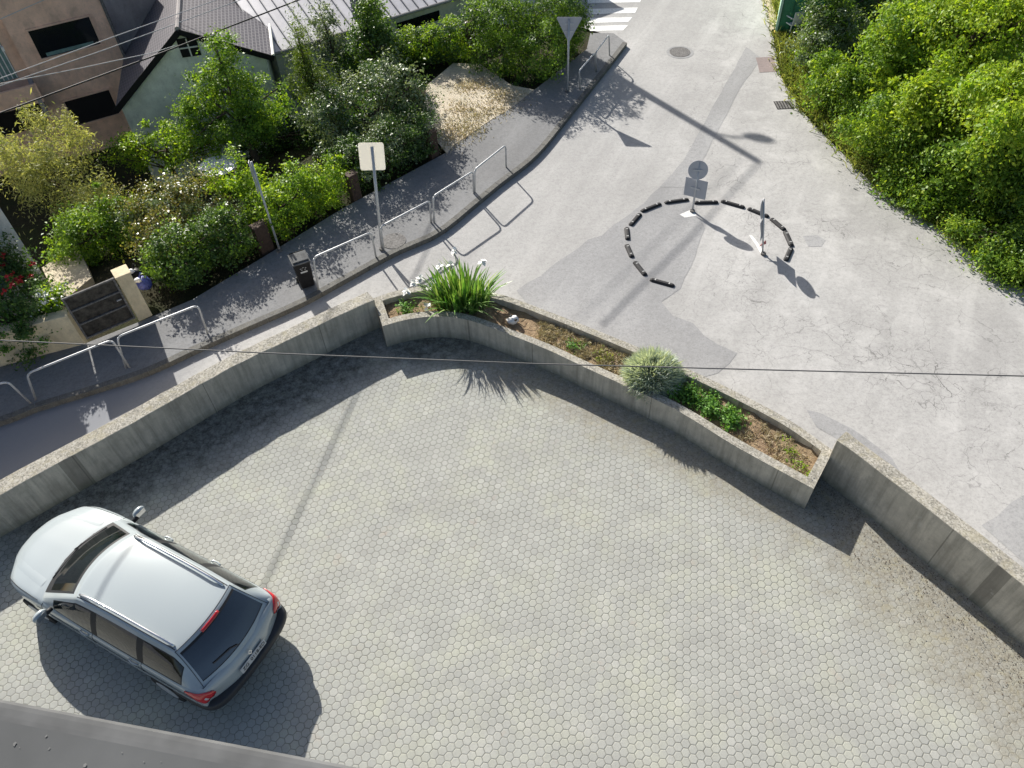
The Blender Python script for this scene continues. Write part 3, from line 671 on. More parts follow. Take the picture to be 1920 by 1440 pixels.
def blossoms(name, pts, r, mat, parent, origin, seed, petals=9):
    g = random.Random(seed)
    for p in pts:
        m = MB(); p = Vector(p)
        for k in range(petals):
            d = Vector((g.gauss(0, 1), g.gauss(0, 1), g.gauss(.4, .8))).normalized(); s_ = d.orthogonal().normalized(); e_ = d.cross(s_)
            q = p+d*r*.35; w = r*.55
            m.face([p, q+s_*w+d*r*.2, q+d*r*.8, q+e_*w*.9+d*r*.1][:4])
        m.build(name, mat, parent, origin)
g = random.Random(5)
blossoms('flower', [at(x+g.uniform(-3, 3), y+g.uniform(-3, 3), 1.45+g.uniform(-.1, .3)) for x, y in ((5, 478), (12, 520), (25, 536), (38, 520), (30, 528), (58, 523), (8, 545), (15, 455), (60, 498), (3, 500), (20, 512), (34, 530))], .075, M['rosepetal'], rose, rose.location, 6)

# ------------------------------------------------------------------ right side trees
RT = [
 ('roadside_bush', 'bush', 'low grey-green bush beside the white chair and green container', [(1532, 70, 1.0, .75, .7, .85), (1575, 60, 1.1, .7, .7, .8)], 6500, 'lf_silver', 'lf_mid'),
 ('roadside_bush', 'bush', 'bushy mid green shrub at the narrow far end of the right verge', [(1540, 150, .8, .9, .8, .8), (1590, 165, .9, .8, .7, .8)], 8500, 'lf_mid', 'lf_bright'),
 ('roadside_bush', 'bush', 'loose green shrub overhanging the verge opposite the splitter island', [(1620, 240, .9, .9, .8, .85), (1670, 280, .8, .8, .7, .8)], 9000, 'lf_mid', 'lf_bright'),
 ('roadside_bush', 'bush', 'dark leaved shrub in the middle of the right verge', [(1725, 320, .9, .95, .8, .85), (1780, 350, .8, .7, .7, .8)], 9000, 'lf_mid', 'lf_lime'),
 ('roadside_bush', 'bush', 'green bush near the right picture edge at the verge end', [(1850, 405, .9, .95, .8, .85), (1905, 440, .8, .7, .6, .7)], 9500, 'lf_mid', 'lf_dark'),
 ('broadleaf_tree', 'tree', 'bright yellow-green tree in the top right corner', [(1830, 60, 3.0, 1.5, 1.4, 1.3), (1890, 20, 3.4, 1.1, 1.1, 1.0), (1770, 40, 2.8, 1.0, .9, .9)], 13000, 'lf_bright', 'lf_lime'),
 ('broadleaf_tree', 'tree', 'bright green tree left of the top right corner tree, above the grey-green bush', [(1690, 70, 2.3, 1.1, 1.0, 1.0), (1650, 110, 1.8, .9, .8, .9), (1720, 30, 2.6, .9, .9, .8)], 12000, 'lf_mid', 'lf_bright'),
 ('broadleaf_tree', 'tree', 'yellowish tree rising above the middle of the right verge', [(1680, 190, 1.9, .95, .9, .95), (1740, 210, 2.0, .9, .8, .9)], 11000, 'lf_bright', 'lf_lime'),
 ('broadleaf_tree', 'tree', 'spreading tree with layered lime sprays at the right picture edge', [(1860, 200, 2.9, 1.1, 1.1, .75), (1900, 230, 2.6, .8, .8, .6), (1820, 170, 2.7, .8, .8, .6)], 9500, 'lf_bright', 'lf_lime'),
 ('broadleaf_tree', 'tree', 'green tree below the layered lime tree at the right edge', [(1790, 285, 1.7, .95, .9, .8), (1850, 335, 1.4, .9, .8, .75)], 10000, 'lf_mid', 'lf_bright'),
 ('low_shrub', 'shrub', 'low sunlit shrub at the road edge opposite the edge-on island sign', [(1665, 335, .35, .6, .55, .38), (1715, 372, .35, .6, .55, .4)], 6000, 'lf_mid', 'lf_bright'),
 ('low_shrub', 'shrub', 'low sunlit shrub at the road edge nearest the right picture edge', [(1790, 425, .35, .6, .55, .4), (1850, 465, .35, .65, .55, .4), (1905, 505, .35, .6, .5, .38)], 8000, 'lf_mid', 'lf_bright'),
 ('dark_shrub', 'shrub', 'dark green leafy shrub at the top between container and trees', [(1540, 10, 1.6, .7, .7, 1.0), (1600, 5, 1.2, .9, .8, .9)], 5500, 'lf_dark', 'lf_mid'),
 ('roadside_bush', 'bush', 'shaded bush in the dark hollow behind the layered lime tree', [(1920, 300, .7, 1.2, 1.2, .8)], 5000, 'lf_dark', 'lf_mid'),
]
for i, (nm, cat, lab, els, n, ma, mb_) in enumerate(RT):
    E = [ell(*e) for e in els]; g_ = random.Random(i+3); big = 'tree' in nm
    E = [(e[0]+((0, 0, 0, 0, 0, 0, .2, 1.2, .5, .9)[min(i, 9)] if big else (.0, .25, .45, .9, 1.3, 1, 1, 1, 1, 1, .35, .4, 0, .9)[i]), e[1], e[2], e[3]*.8, e[4]*.8, e[5]*.8) for e in E]
    for e in list(E):
        for k_ in range(7 if big else 5):
            d_ = Vector((g_.gauss(0, 1), g_.gauss(0, 1), g_.gauss(.35, .8))).normalized(); q_ = g_.uniform(.28, .5)
            E.append((e[0]+d_.x*e[3]*1.05, e[1]+d_.y*e[4]*1.05, e[2]+d_.z*e[5]*1.0, e[3]*q_, e[4]*q_, e[5]*q_*.8))
    plant(nm, lab, cat, E, n, M[ma], size=.115 if 'tree' in nm else .095, asp=.5, clumps=int(n/75), spread=.19, shell=.45, seed=40+i, droop=.3, flat=.45, gz=-.05, second=(M[mb_], n//3), tr=.09 if 'tree' in nm else .05)

# undergrowth covering the bank behind the verge
E = []
for i in range(150):
    q_ = rnd.random(); k_ = min(len(redge)-2, int(q_*(len(redge)-1))); a_ = redge[k_].lerp(redge[k_+1], q_*(len(redge)-1)-k_)
    w_ = rnd.uniform(1.5, 12); E.append((a_.x+w_, a_.y+w_*.12, rnd.uniform(.1, .4), rnd.uniform(.5, 1.1), rnd.uniform(.5, 1.1), rnd.uniform(.25, .6)))
for i in range(40): E.append((rnd.uniform(12, 24), rnd.uniform(3, 12), .2, 1, 1, .4))
o, _c = leaves(E, 26000, M['lf_mid'], 'undergrowth', size=.13, clumps=700, spread=.25, shell=.4, seed=91, zmin=0)
tag(o, 'low dense green undergrowth between and behind the trees on the right', 'undergrowth', None, 'stuff')

def grass(name, label, spots, n, mat, h=.28, w=.012, seed=1, cat='grass'):
    g = np.random.default_rng(seed); sp = np.array([(p[0], p[1], p[2], p[3], p[4]) for p in spots])
    k = g.integers(0, len(sp), n); B = sp[k, :3].copy(); B[:, :2] += g.normal(size=(n, 2))*sp[k, 3:4]
    d = g.normal(size=(n, 3))*np.array([.55, .55, .25])+np.array([0, 0, .75]); d /= np.linalg.norm(d, axis=1, keepdims=True)
    L = (h*(.4+.9*g.random(n))*sp[k, 4])[:, None]; s_ = np.cross(d, g.normal(size=(n, 3))); s_ /= np.linalg.norm(s_, axis=1, keepdims=True)
    b1 = B+d*L*.55; d2 = d+np.array([0, 0, -.5]); tip = b1+d2/np.linalg.norm(d2, axis=1, keepdims=True)*L*.5
    V = np.stack([B-s_*w, B+s_*w, b1+s_*w*.8, tip, b1-s_*w*.8], 1).reshape(-1, 3)
    me = bpy.data.meshes.new(name); me.vertices.add(5*n); me.vertices.foreach_set('co', V.astype(np.float32).ravel())
    me.loops.add(5*n); me.loops.foreach_set('vertex_index', np.arange(5*n, dtype=np.int32)); me.polygons.add(n)
    me.polygons.foreach_set('loop_start', np.arange(0, 5*n, 5, dtype=np.int32)); me.polygons.foreach_set('loop_total', np.full(n, 5, np.int32))
    me.materials.append(mat); me.update(); o = bpy.data.objects.new(name, me); COL.objects.link(o)
    return tag(o, label, cat, None, 'stuff')
sp = []
for i in range(len(redge)-1):
    for k in range(8):
        q = redge[i].lerp(redge[i+1], k/8); d = (redge[i+1]-redge[i]).normalized(); nn = Vector((-d.y, d.x, 0)); nn = nn if nn.x > 0 else -nn
        sp.append((q.x+nn.x*1.3, q.y+nn.y*1.3, 0, .35, 1.9)); sp.append((q.x+nn.x*.35, q.y+nn.y*.35, 0, .2, 1.0)); sp.append((q.x+nn.x*.8, q.y+nn.y*.8, 0, .3, 1.5))
grass('verge_grass', 'rough yellowing grass along the right road edge', sp, 22000, M['lf_grass'], .3, .014, 3)
# dry earth drive between the hedges
m = MB(); m.face([at(x, y, .124) for x, y in ((838, 288), (852, 271), (923, 223), (958, 203), (1002, 168), (960, 160), (900, 120), (850, 118), (800, 160), (790, 230))]); structure(m.build('dry_ground', M['dryground'], weld=True))
sp = [(*at(x+rnd.uniform(-14, 14), y+rnd.uniform(-8, 8), .12), .25, 1.0) for x, y in ((870, 165), (900, 160), (930, 175), (860, 200), (890, 215), (840, 240), (930, 205), (960, 185), (880, 245), (840, 265)) for _ in range(3)]
grass('dry_grass', 'straw-coloured dry grass on the earth drive between the hedges', sp, 3200, M['lf_straw'], .09, .01, 5)

# ------------------------------------------------------------------ planter plants
def iris():
    c = at(868, 572, SOIL); t = thing('iris_clump', c, 'big clump of sword-leaved irises with white flowers in the planter', 'iris'); g = random.Random(9)
    m = MB()
    for i in range(330):
        a = g.uniform(0, 2*math.pi); r0 = g.random()**.6*.44; b = Vector((math.cos(a)*r0*1.3, math.sin(a)*r0*.8, 0))
        lean = g.uniform(.05, .75)*(.35+r0*1.6); d = Vector((math.cos(a+g.gauss(0, .5)), math.sin(a+g.gauss(0, .5)), 0))
        L = g.uniform(.58, 1.08); w = g.uniform(.015, .027); sd = d.cross(Vector((0, 0, 1))).normalized()
        P = []
        for k in range(6):
            s_ = k/5; P.append(b+d*(lean*L*(s_**1.5))+Vector((0, 0, L*(s_-.42*lean*s_*s_*1.6))))
        ww = [w*.7, w, w, w*.85, w*.55, .001]
        base = len(m.v); 
        for p, q in zip(P, ww): m.v += [tuple(p-sd*q), tuple(p+sd*q)]
        for k in range(5): m.f.append((base+2*k, base+2*k+1, base+2*k+3, base+2*k+2)); m.mi.append(0)
    m.build('leaves', M['lf_iris'], t, smooth=False)
    for (x, y, z) in ((905, 489, 1.15), (825, 500, 1.05), (788, 522, 1.0), (845, 497, 1.1), (762, 546, .85), (800, 575, .62), (852, 470, 1.15), (806, 540, .9), (776, 530, .95)):
        p = at(x, y, z)-c
        m = MB(); m.tube([(p.x*.3, p.y*.3, 0), (p.x*.6, p.y*.6, p.z*.6), p], .007, 5); st = m.build('flower_stem', M['lf_iris'], t)
        m2 = MB()
        for k in range(12):
            d = Vector((g.gauss(0, 1), g.gauss(0, 1), g.gauss(.1, .7))).normalized(); s_ = d.cross(Vector((.1, .2, 1))).normalized(); r_ = g.uniform(.07, .135)
            q = p+d*r_*.5; m2.face([p, q+s_*r_*.45, p+d*r_+Vector((0, 0, -.02)), q-s_*r_*.45])
        m2.build('flower', M['petal'], st)
    return t
iris()
def lavender():
    c = at(1222, 712, SOIL); t = thing('lavender_bush', c, 'round grey-green lavender bush in the middle of the planter', 'lavender'); g = np.random.default_rng(4)
    n = 11000; a = g.random(n)*2*np.pi; e = np.arccos(g.random(n)*.98); L = .70*(.75+.35*g.random(n))
    d = np.stack([np.sin(e)*np.cos(a), np.sin(e)*np.sin(a), np.cos(e)], 1); 
    b = d*np.array([.62, .58, .68])*(L*.62)[:, None]/.62; tip = d*np.array([.9, .82, .92])*L[:, None]*.94+g.normal(size=(n, 3))*.05
    s_ = np.cross(d, g.normal(size=(n, 3))); s_ /= np.linalg.norm(s_, axis=1, keepdims=True); w = .0095
    mid_ = (b+tip)/2
    V = np.stack([b, mid_+s_*w, tip, mid_-s_*w], 1).reshape(-1, 3); me = bpy.data.meshes.new('sprigs')
    me.vertices.add(4*n); me.vertices.foreach_set('co', V.astype(np.float32).ravel()); me.loops.add(4*n); me.loops.foreach_set('vertex_index', np.arange(4*n, dtype=np.int32))
    me.polygons.add(n); me.polygons.foreach_set('loop_start', np.arange(0, 4*n, 4, dtype=np.int32)); me.polygons.foreach_set('loop_total', np.full(n, 4, np.int32))
    me.materials.append(M['lf_lavender']); me.update(); o = bpy.data.objects.new('sprigs', me); COL.objects.link(o); o.parent = t
    m = MB()
    for i in range(26):
        q = rnd.uniform(0, 6.28); rr_ = rnd.uniform(.15, .45); m.tube([(0, 0, -.02), (math.cos(q)*rr_*.5, math.sin(q)*rr_*.5, .2), (math.cos(q)*rr_, math.sin(q)*rr_, .38)], [.012, .009, .005], 5)
    m.build('stems', M['wood'], t)
lavender()
def cover(name, label, cat, s0, s1, n, mat, h, size, seed, t0=.1, t1=.9, kind=None, **kw):
    E = []; k = max(1, int((s1-s0)*26))
    for i in range(k):
        p = planter_pt(s0+(s1-s0)*(i+.5)/k, (t0+t1)/2); E.append((p.x, p.y, SOIL+h*.4, .2, .2+(t1-t0)*.14, h*.55))
    p = planter_pt((s0+s1)/2, .5); t = thing(name, p, label, cat)
    leaves(E, n, mat, 'leaves', t, p, size=size, clumps=max(6, n//26), spread=.06, shell=.3, seed=seed, up_=.9, zmin=SOIL-.01, **kw)
    m = MB(); q = p-Vector((0, 0, .03)); m.tube([q, q+Vector((.02, .01, h*.5)), q+Vector((.0, .03, h*.9))], [.01, .008, .004], 6); m.build('stem', M['wood'], t, p)
cover('ground_cover', 'dense dark green leafy ground cover in the planter right of the lavender', 'plant', .655, .83, 4600, M['lf_cover'], .2, .055, 31)
cover('small_plant', 'small dark green plant at the left end of the planter', 'plant', .035, .085, 420, M['lf_cover'], .16, .05, 32, .2, .6)
cover('small_plant', 'tiny green seedling on the bare soil at the right end of the planter', 'plant', .915, .93, 110, M['lf_lime'], .14, .04, 33, .5, .75)
cover('small_plant', 'low green tuft in the right corner of the planter', 'plant', .962, .978, 160, M['lf_lime'], .1, .04, 34, .1, .4)
cover('small_plant', 'dull green weed on the straw between iris and lavender', 'plant', .445, .475, 260, M['lf_cover'], .15, .045, 35, .35, .6)
cover('small_plant', 'yellow-green weed close to the lavender bush', 'plant', .515, .55, 260, M['lf_grass'], .13, .04, 36, .4, .7)
cover('small_plant', 'thin yellowish weed beside the left flowers of the iris', 'plant', .1, .13, 160, M['lf_grass'], .13, .04, 37, .3, .6)
def pspots(s0, s1, n): return [(*planter_pt(rnd.uniform(s0, s1), rnd.uniform(.08, .92), SOIL), .05, 1.0) for _ in range(n)]
grass('dry_weeds', 'dry straw covering the planter soil left of the lavender', pspots(.38, .6, 90), 5200, M['lf_straw'], .11, .006, 7)
grass('dry_weeds', 'sparse dry stalks on the brown soil at the right end of the planter', pspots(.83, .97, 60), 1400, M['lf_straw'], .08, .005, 8)
# white stones beside the iris
c = at(962, 602, SOIL+.05); t = thing('painted_stone', c, 'white and black mottled stone lying right of the iris clump', 'stone')
def rock(name, mat, parent, c, r, seed):
    g = random.Random(seed); V = []; F = []; nu, nv = 8, 5
    m = MB(); P = []
    for i in range(nv+1):
        row = []
        for j in range(nu+1):
            a = 2*math.pi*(j % nu)/nu; e = math.pi*i/nv; g2 = random.Random(seed*100+i*10+(j % nu)); q = r*(1+g2.uniform(-.22, .22)) if 0 < i < nv else r
            row.append(Vector(c)+Vector((math.sin(e)*math.cos(a)*q, math.sin(e)*math.sin(a)*q*.85, math.cos(e)*q*.7)))
        P.append(row)
    m.grid(P); return m.build(name, mat, parent, smooth=True)
rock('stone_body', M['stone'], t, (0, 0, .03), .13, 1); rock('dark_fleck', M['ink'], t, (.05, -.06, .09), .035, 2); rock('dark_fleck', M['ink'], t, (-.04, .05, .1), .03, 3)

# ------------------------------------------------------------------ fallen debris along the right wall
g = np.random.default_rng(8); m = MB()
for i in range(3200):
    s_ = g.random(); w_ = abs(g.normal())*.5+.02
    k = int(s_*27); a = RI[k].lerp(RI[k+1], s_*27-k); d = (RI[k+1]-RI[k]).normalized(); nn = Vector((-d.y, d.x, 0)); nn = nn if nn.x < 0 else -nn
    p = a+nn*w_; L = g.uniform(.004, .015); an = g.random()*6.28; u = Vector((math.cos(an), math.sin(an), g.uniform(-.2, .3)))*L; v = Vector((-math.sin(an), math.cos(an), g.uniform(-.2, .3)))*L*.6
    z = Vector((0, 0, .012+g.random()*.01)); m.face([p+z-u, p+z+v, p+z+u, p+z-v], int(g.integers(0, 3)))
tag(m.build('leaf_litter', [M['trunk'], M['wood'], M['fleck']]), 'scattered grit and dead leaves along the foot of the right wall', 'debris', None, 'stuff')

# ------------------------------------------------------------------ pedestrian barriers
def barrier(label, f0, f1, h=.78, t0=None, t1=None, bent=False):
    A, B = at(*f0, .12), at(*f1, .12); c = A.lerp(B, .5)
    t = thing('pedestrian_barrier', c, label, 'barrier', 'steel hoop barriers along the pavement')
    d = (B-A).normalized(); r_ = .12; Z = Vector((0, 0, 1))
    TA = at(*t0, .12+h) if t0 else A+Z*h; TB = at(*t1, .12+h) if t1 else B+Z*h
    dt = (TB-TA).normalized()
    def arc(P, d1, d2): return [P-d1*r_*(1-s)**2+d2*r_*s**2 for s in (0, .25, .5, .75, 1)]
    uA = (TA-A).normalized(); uB = (TB-B).normalized()
    ca = arc(TA, uA, dt); cb = arc(TB, dt, -uB)
    m = MB(); m.tube(ca[2:]+cb[:3], .022, 8); m.build('top_rail', M['steel'], t, c, smooth=True)
    m = MB(); m.tube([A-Z*.05]+([A+Z*.3+d*-.25, A+Z*.45-d*.3] if bent else [])+ca[:3], .022, 8); m.build('leg', M['steel'], t, c, smooth=True)
    m = MB(); m.tube([B-Z*.05]+cb[::-1][:3], .022, 8); m.build('leg', M['steel'], t, c, smooth=True)
BAR = [
 ('farthest hoop barrier, beside the top end of the kerb', (1119, 133), (1143, 103), (1117, 98), (1142, 65)),
 ('hoop barrier in front of the triangular sign, second from the far end', (1088, 168), (1117, 134), (1086, 133), (1115, 99)),
 ('hoop barrier standing alone on the sunlit pavement by the dry drive', (890, 360), (949, 313), (890, 318), (948, 272)),
 ('hoop barrier in the middle of the run of three right of the white sign', (814, 418), (888, 362), (812, 368), (887, 321)),
 ('hoop barrier touching the pole of the white sign on its right', (720, 470), (808, 417), (713, 425), (806, 376)),
 ('hoop barrier right beside the black wheelie bin', (597, 545), (705, 482), (587, 483), (696, 435)),
 ('hoop barrier below the cream gate pillar', (235, 690), (389, 626), (219, 632), (371, 572)),
 ('hoop barrier in front of the cream garden wall, left of the gate', (66, 750), (243, 690), (50, 701), (210, 637)),
]
for lab, f0, f1, t0, t1 in BAR: barrier(lab, f0, f1, .72, t0, t1)
barrier('bent and kinked hoop barrier at the left picture edge', (-160, 820), (58, 756), .72, (-170, 770), (14, 715), False)

# ------------------------------------------------------------------ signs and posts
def pole_thing(name, label, cat, base, top, r=.03):
    t = thing(name, base, label, cat); m = MB(); m.tube([base-Vector((0, 0, .1)), base.lerp(top, .5), top], r, 9); m.build('pole', M['steel'], t, base, smooth=True)
    m = MB(); m.tube([base, base+Vector((0, 0, .05))], .06, 10); m.build('base_collar', M['ironplate'], t, base)
    return t
def frame(base, top, yaw):
    Z = (top-base).normalized(); X = Vector((math.cos(yaw), math.sin(yaw), 0)); X = (X-Z*X.dot(Z)).normalized(); Y = Z.cross(X); return X, Y, Z
def plate(pts2, o, X, Y, Z, th, name, mat, parent, origin, bevel=.004):
    m = MB(); n = len(pts2); A = [o+X*a+Z*b-Y*th/2 for a, b in pts2]; B = [o+X*a+Z*b+Y*th/2 for a, b in pts2]
    m.poly(A+B, [tuple(range(n)), tuple(range(n, 2*n))[::-1]]+[(i, i+n, (i+1) % n+n, (i+1) % n) for i in range(n)])
    return m.build(name, mat, parent, origin, weld=True)
def rrect(w, h, r=.04, n=4):
    out = []
    for cx, cy, a0 in ((w/2-r, h/2-r, 0), (-w/2+r, h/2-r, 90), (-w/2+r, -h/2+r, 180), (w/2-r, -h/2+r, 270)):
        for k in range(n+1): a = R(a0+90*k/n); out.append((cx+r*math.cos(a), cy+r*math.sin(a)))
    return out
def circ(r, n=28): return [(r*math.cos(2*math.pi*i/n), r*math.sin(2*math.pi*i/n)) for i in range(n)]
def bracket(t, o, X, Y, Z, w, origin):
    m = MB(); m.box(o, (w, .02, .035), (X, Y, Z)); m.build('bracket', M['steel'], t, origin)
# white square sign
tw = NT('thin_white_plastic'); a_ = tw.n('BsdfPrincipled', {'Base Color': (.85, .84, .8, 1), 'Roughness': .5}); b_ = tw.n('BsdfTranslucent', {0: (.9, .88, .82, 1)})
M['thinwhite'] = tw.out(tw.n('MixShader', {0: .5, 1: a_.outputs[0], 2: b_.outputs[0]}))
b = at(716, 468, .12); tp = at(697.2, 275, 2.53)
t = pole_thing('road_sign', 'blank square cream board on a tall grey pole by the kerb', 'sign', b, tp, .035)
X, Y, Z = frame(b, tp, R(2)); o = at(697, 295, 2.30)
plate(rrect(.56, .62, .05), o+Y*.05, X, Y, Z, .006, 'sign_board', M['thinwhite'], t, b)
# yield triangle
b = at(1064, 172, .12); tp = at(1067, 37, 2.1)
t = pole_thing('road_sign', 'triangular sign seen from its grey back, point down, in front of the tall hedge', 'sign', b, tp, .03)
X, Y, Z = frame(b, tp, R(-8)); o = at(1067, 54, 1.87)
plate([(-.36, .27), (-.33, .30), (.33, .30), (.36, .27), (.03, -.34), (0, -.36), (-.03, -.34)], o+Y*.045, X, Y, Z, .006, 'sign_board', M['signback'], t, b)
for dz in (.12, -.08): bracket(t, o+Y*.03+Z*dz, X, Y, Z, .25, b)
# island round sign with arrow board
b = at(1298, 397); tp = at(1312.5, 304, 1.2)
t = pole_thing('road_sign', 'round sign above a square arrow board on the island, both seen from the grey back', 'sign', b, tp, .025)
X, Y, Z = frame(b, tp, R(-12)); o = at(1309, 320, 1.03)
plate(circ(.235), o+Y*.04, X, Y, Z, .006, 'round_board', M['signback'], t, b)
X2, Y2, Z2 = frame(b, tp, R(-40)); o2 = at(1303, 354, .58)
q = [at(1285, 327, .84), at(1328, 351, .80), at(1321, 381, .36), at(1277, 357, .40)]
plate([(-.29, .225), (.29, .225), (.29, -.225), (-.29, -.225)], o2+Y2*.04, X2, Y2, Z2, .006, 'arrow_board', M['signback'], t, b)
bracket(t, o+Y*.025, X, Y, Z, .2, b); bracket(t, o2+Y2*.025, X2, Y2, Z2, .25, b)
# island sign seen edge-on
b = at(1431, 477); tp = at(1432, 373, 1.25)
t = pole_thing('road_sign', 'sign on the island seen edge-on as a thin upright with a red marker', 'sign', b, tp, .022)
X, Y, Z = frame(b, tp, R(66)); o = at(1432, 392, 1.02)
plate(circ(.225), o+Y*.035, X, Y, Z, .008, 'round_board', M['signback'], t, b)
o2 = at(1432, 428, .58)
plate([(-.25, .22), (.25, .22), (.25, -.22), (-.25, -.22), (-.15, -.06), (-.22, .06)], o2+Y*.035, X, Y, Z, .008, 'arrow_board', M['signback'], t, b)
Xr, Yr, Zr = frame(b, tp, R(5)); plate([(-.12, -.04), (.06, .0), (.05, .09)], at(1431, 457, .22)-Yr*.03, Xr, Yr, Zr, .008, 'red_marker', M['palered'], t, b)
# leaning post with narrow plate
b = at(525, 471, .12); tp = at(471, 303, 2.2)
t = pole_thing('leaning_post', 'leaning grey post with a narrow plate seen edge-on, in front of the hedge', 'post', b, tp, .026)
X, Y, Z = frame(b, tp, R(103)); plate(rrect(.3, .72, .03), at(479, 331, 1.82)+Y*.04, X, Y, Z, .01, 'plate', M['signback'], t, b)

# ------------------------------------------------------------------ rubber kerb segments of the splitter island
SEG = [((1247, 381), (1290, 375)), ((1203, 397), (1238, 383)), ((1182, 423), (1200, 402)), ((1175, 428), (1177, 450)), ((1175, 460), (1185, 483)), ((1190, 492), (1210, 517)), ((1220, 525), (1263, 537)),
       ((1302, 381), (1345, 380)), ((1353, 378), (1395, 390)), ((1403, 392), (1440, 407)), ((1446, 411), (1471, 432)), ((1472, 435), (1484, 462)), ((1483, 466), (1473, 489))]
SEGL = ['segment left of the round island sign pole', 'second segment left of the round island sign', 'third segment left of the round island sign', 'leftmost segment of the ring', 'worn segment just below the leftmost one', 'segment crossed by the long cable shadow', 'last segment at the open lower left end', 'segment right behind the round island sign board', 'segment right of the round sign board, at the top of the arc', 'segment passing behind the edge-on sign', 'segment right of the edge-on sign', 'rightmost segment of the ring', 'last segment at the open lower right end']
proto = None
for (a, b), lab in zip(SEG, SEGL):
    A, B = at(*a), at(*b); c = A.lerp(B, .5); L = (B-A).length; rz = math.atan2(B.y-A.y, B.x-A.x)
    lab = 'black rubber kerb, '+lab
    if proto is None:
        root = thing('rubber_kerb', c, lab, 'kerb segment', 'rubber kerb segments of the island', rz); h = .25
        m = MB(); prof = [(-.062, 0), (-.058, .025), (-.028, .055), (.028, .055), (.058, .025), (.062, 0)]
        Ps = [[(x, y*w, z*hh) for y, z in prof] for x, w, hh in ((-.26, .75, .55), (-.22, 1, 1), (.22, 1, 1), (.26, .75, .55))]
        m.grid(Ps); m.face(Ps[0]); m.face(Ps[-1][::-1]); body = m.build('body', M['rubber'], root, weld=True, bevel=.006)
        m = MB()
        for x in (-.15, .15): m.prism([(x-.012, -.026), (x+.012, -.026), (x+.012, .026), (x-.012, .026)], .0553, .0575)
        ref = m.build('reflector', M['reflector'], root); proto = (root, [body, ref])
    else:
        root = proto[0].copy(); COL.objects.link(root); root.location = c; root.rotation_euler = (0, 0, rz); root['label'] = lab
        for ch in proto[1]:
            k = ch.copy(); COL.objects.link(k); k.parent = root
    root.scale = (L/.495, 1, 1)

# ------------------------------------------------------------------ wheelie bin
def bin_():
    c = at(576, 534, .12); rz = R(24); t = thing('wheelie_bin', c, 'black wheelie bin with grey lid standing by the kerb barrier', 'bin', None, rz); t.scale = (.78, .78, .9)
    m = MB(); lo = [(-.19, -.2), (.19, -.2), (.19, .2), (-.19, .2)]; hi = [(-.235, -.26), (.235, -.26), (.235, .25), (-.235, .25)]
    V = [(*p, .05) for p in lo]+[(*p, .84) for p in hi]; m.poly(V, [(3, 2, 1, 0), (4, 5, 6, 7), (0, 1, 5, 4), (1, 2, 6, 5), (2, 3, 7, 6), (3, 0, 4, 7)])
    m.build('body', M['binplastic'], t, bevel=.02)
    m = MB(); m.box((0, -.0, .853), (.52, .57, .03)); m.box((0, 0, .885), (.46, .42, .035)); m.build('lid', M['sheetedge'], t, bevel=.012)
    m = MB(); m.tube([(-.2, .3, .86), (.2, .3, .86)], .018, 8); m.tube([(-.2, .3, .86), (-.2, .24, .82)], .016, 6); m.tube([(.2, .3, .86), (.2, .24, .82)], .016, 6); m.build('handle', M['binplastic'], t)
    for x in (-.21, .21):
        m = MB(); m.tube([(x-.025, .22, .09), (x+.025, .22, .09)], .09, 14); m.build('wheel', M['rubber'], t)
    m = MB(); m.face([(-.1, -.2535, .56), (.1, -.2535, .56), (.1, -.2562, .61), (-.1, -.2562, .61)]); m.build('label', M['plate'], t)
    m = MB()
    for k, (x, z) in enumerate(((-.07, .7), (0, .72), (.07, .7), (-.05, .66), (.05, .66))): m.box((x, -.2575, z), (.045, .004, .012), None)
    m.build('embossing', M['steel'], t)
bin_()

# ------------------------------------------------------------------ gate, pillar, garden wall, white house
b0 = at(166, 642, .12); b1 = at(258, 602, .12); dg = (b1-b0).normalized(); ng = Vector((-dg.y, dg.x, 0))
t = thing('garden_gate', b0, 'dark weathered metal gate between the garden wall and the cream pillar', 'gate'); gz = .1; gh = 1.15; W_ = (b1-b0).length
fr_ = MB(); 
for x in (0, W_-.04): fr_.box(b0+dg*(x+.02)+Vector((0, 0, gz+gh/2)), (.04, .04, gh), (dg, ng, Vector((0, 0, 1))))
for z in (gz+.02, gz+.4, gz+.78, gz+gh-.02): fr_.box(b0+dg*(W_/2)+Vector((0, 0, z)), (W_-.085, .035, .035), (dg, ng, Vector((0, 0, 1))))
fr_.build('frame', M['ironplate'], t, b0)
m = MB(); m.box(b0+dg*(W_/2)+ng*.03+Vector((0, 0, gz+gh/2)), (W_-.05, .008, gh-.04), (dg, ng, Vector((0, 0, 1)))); m.build('panel', plain('mottled_dark_sheet', (.055, .05, .042), .7, .1, var=.8, scale=9), t, b0)
m = MB(); m.box(b0+dg*(W_-.12)-ng*.04+Vector((0, 0, gz+.62)), (.1, .03, .02), (dg, ng, Vector((0, 0, 1)))); m.build('handle', M['steel'], t, b0)
pb = at(271, 592, .12)+ng*.05; t = thing('gate_pillar', pb, 'square cream rendered gate pillar right of the dark gate', 'pillar')
m = MB(); m.box(pb+Vector((0, 0, .6)), (.3, .32, 1.2), (dg, ng, Vector((0, 0, 1)))); m.build('shaft', M['cream'], t, pb, bevel=.015)
m = MB(); m.box(pb+Vector((0, 0, 1.225)), (.33, .35, .045), (dg, ng, Vector((0, 0, 1)))); m.build('cap', M['cream'], t, pb, bevel=.012)
wl = at(-40, 698, .12); wr = at(160, 645, .12); dw = (wr-wl).normalized(); nw = Vector((-dw.y, dw.x, 0))
m = MB(); wl2 = wl-dw*6; P = [wl2, wr, wr+nw*.25, wl2+nw*.25]; m.prism([(p.x, p.y) for p in P], -.2, .95)
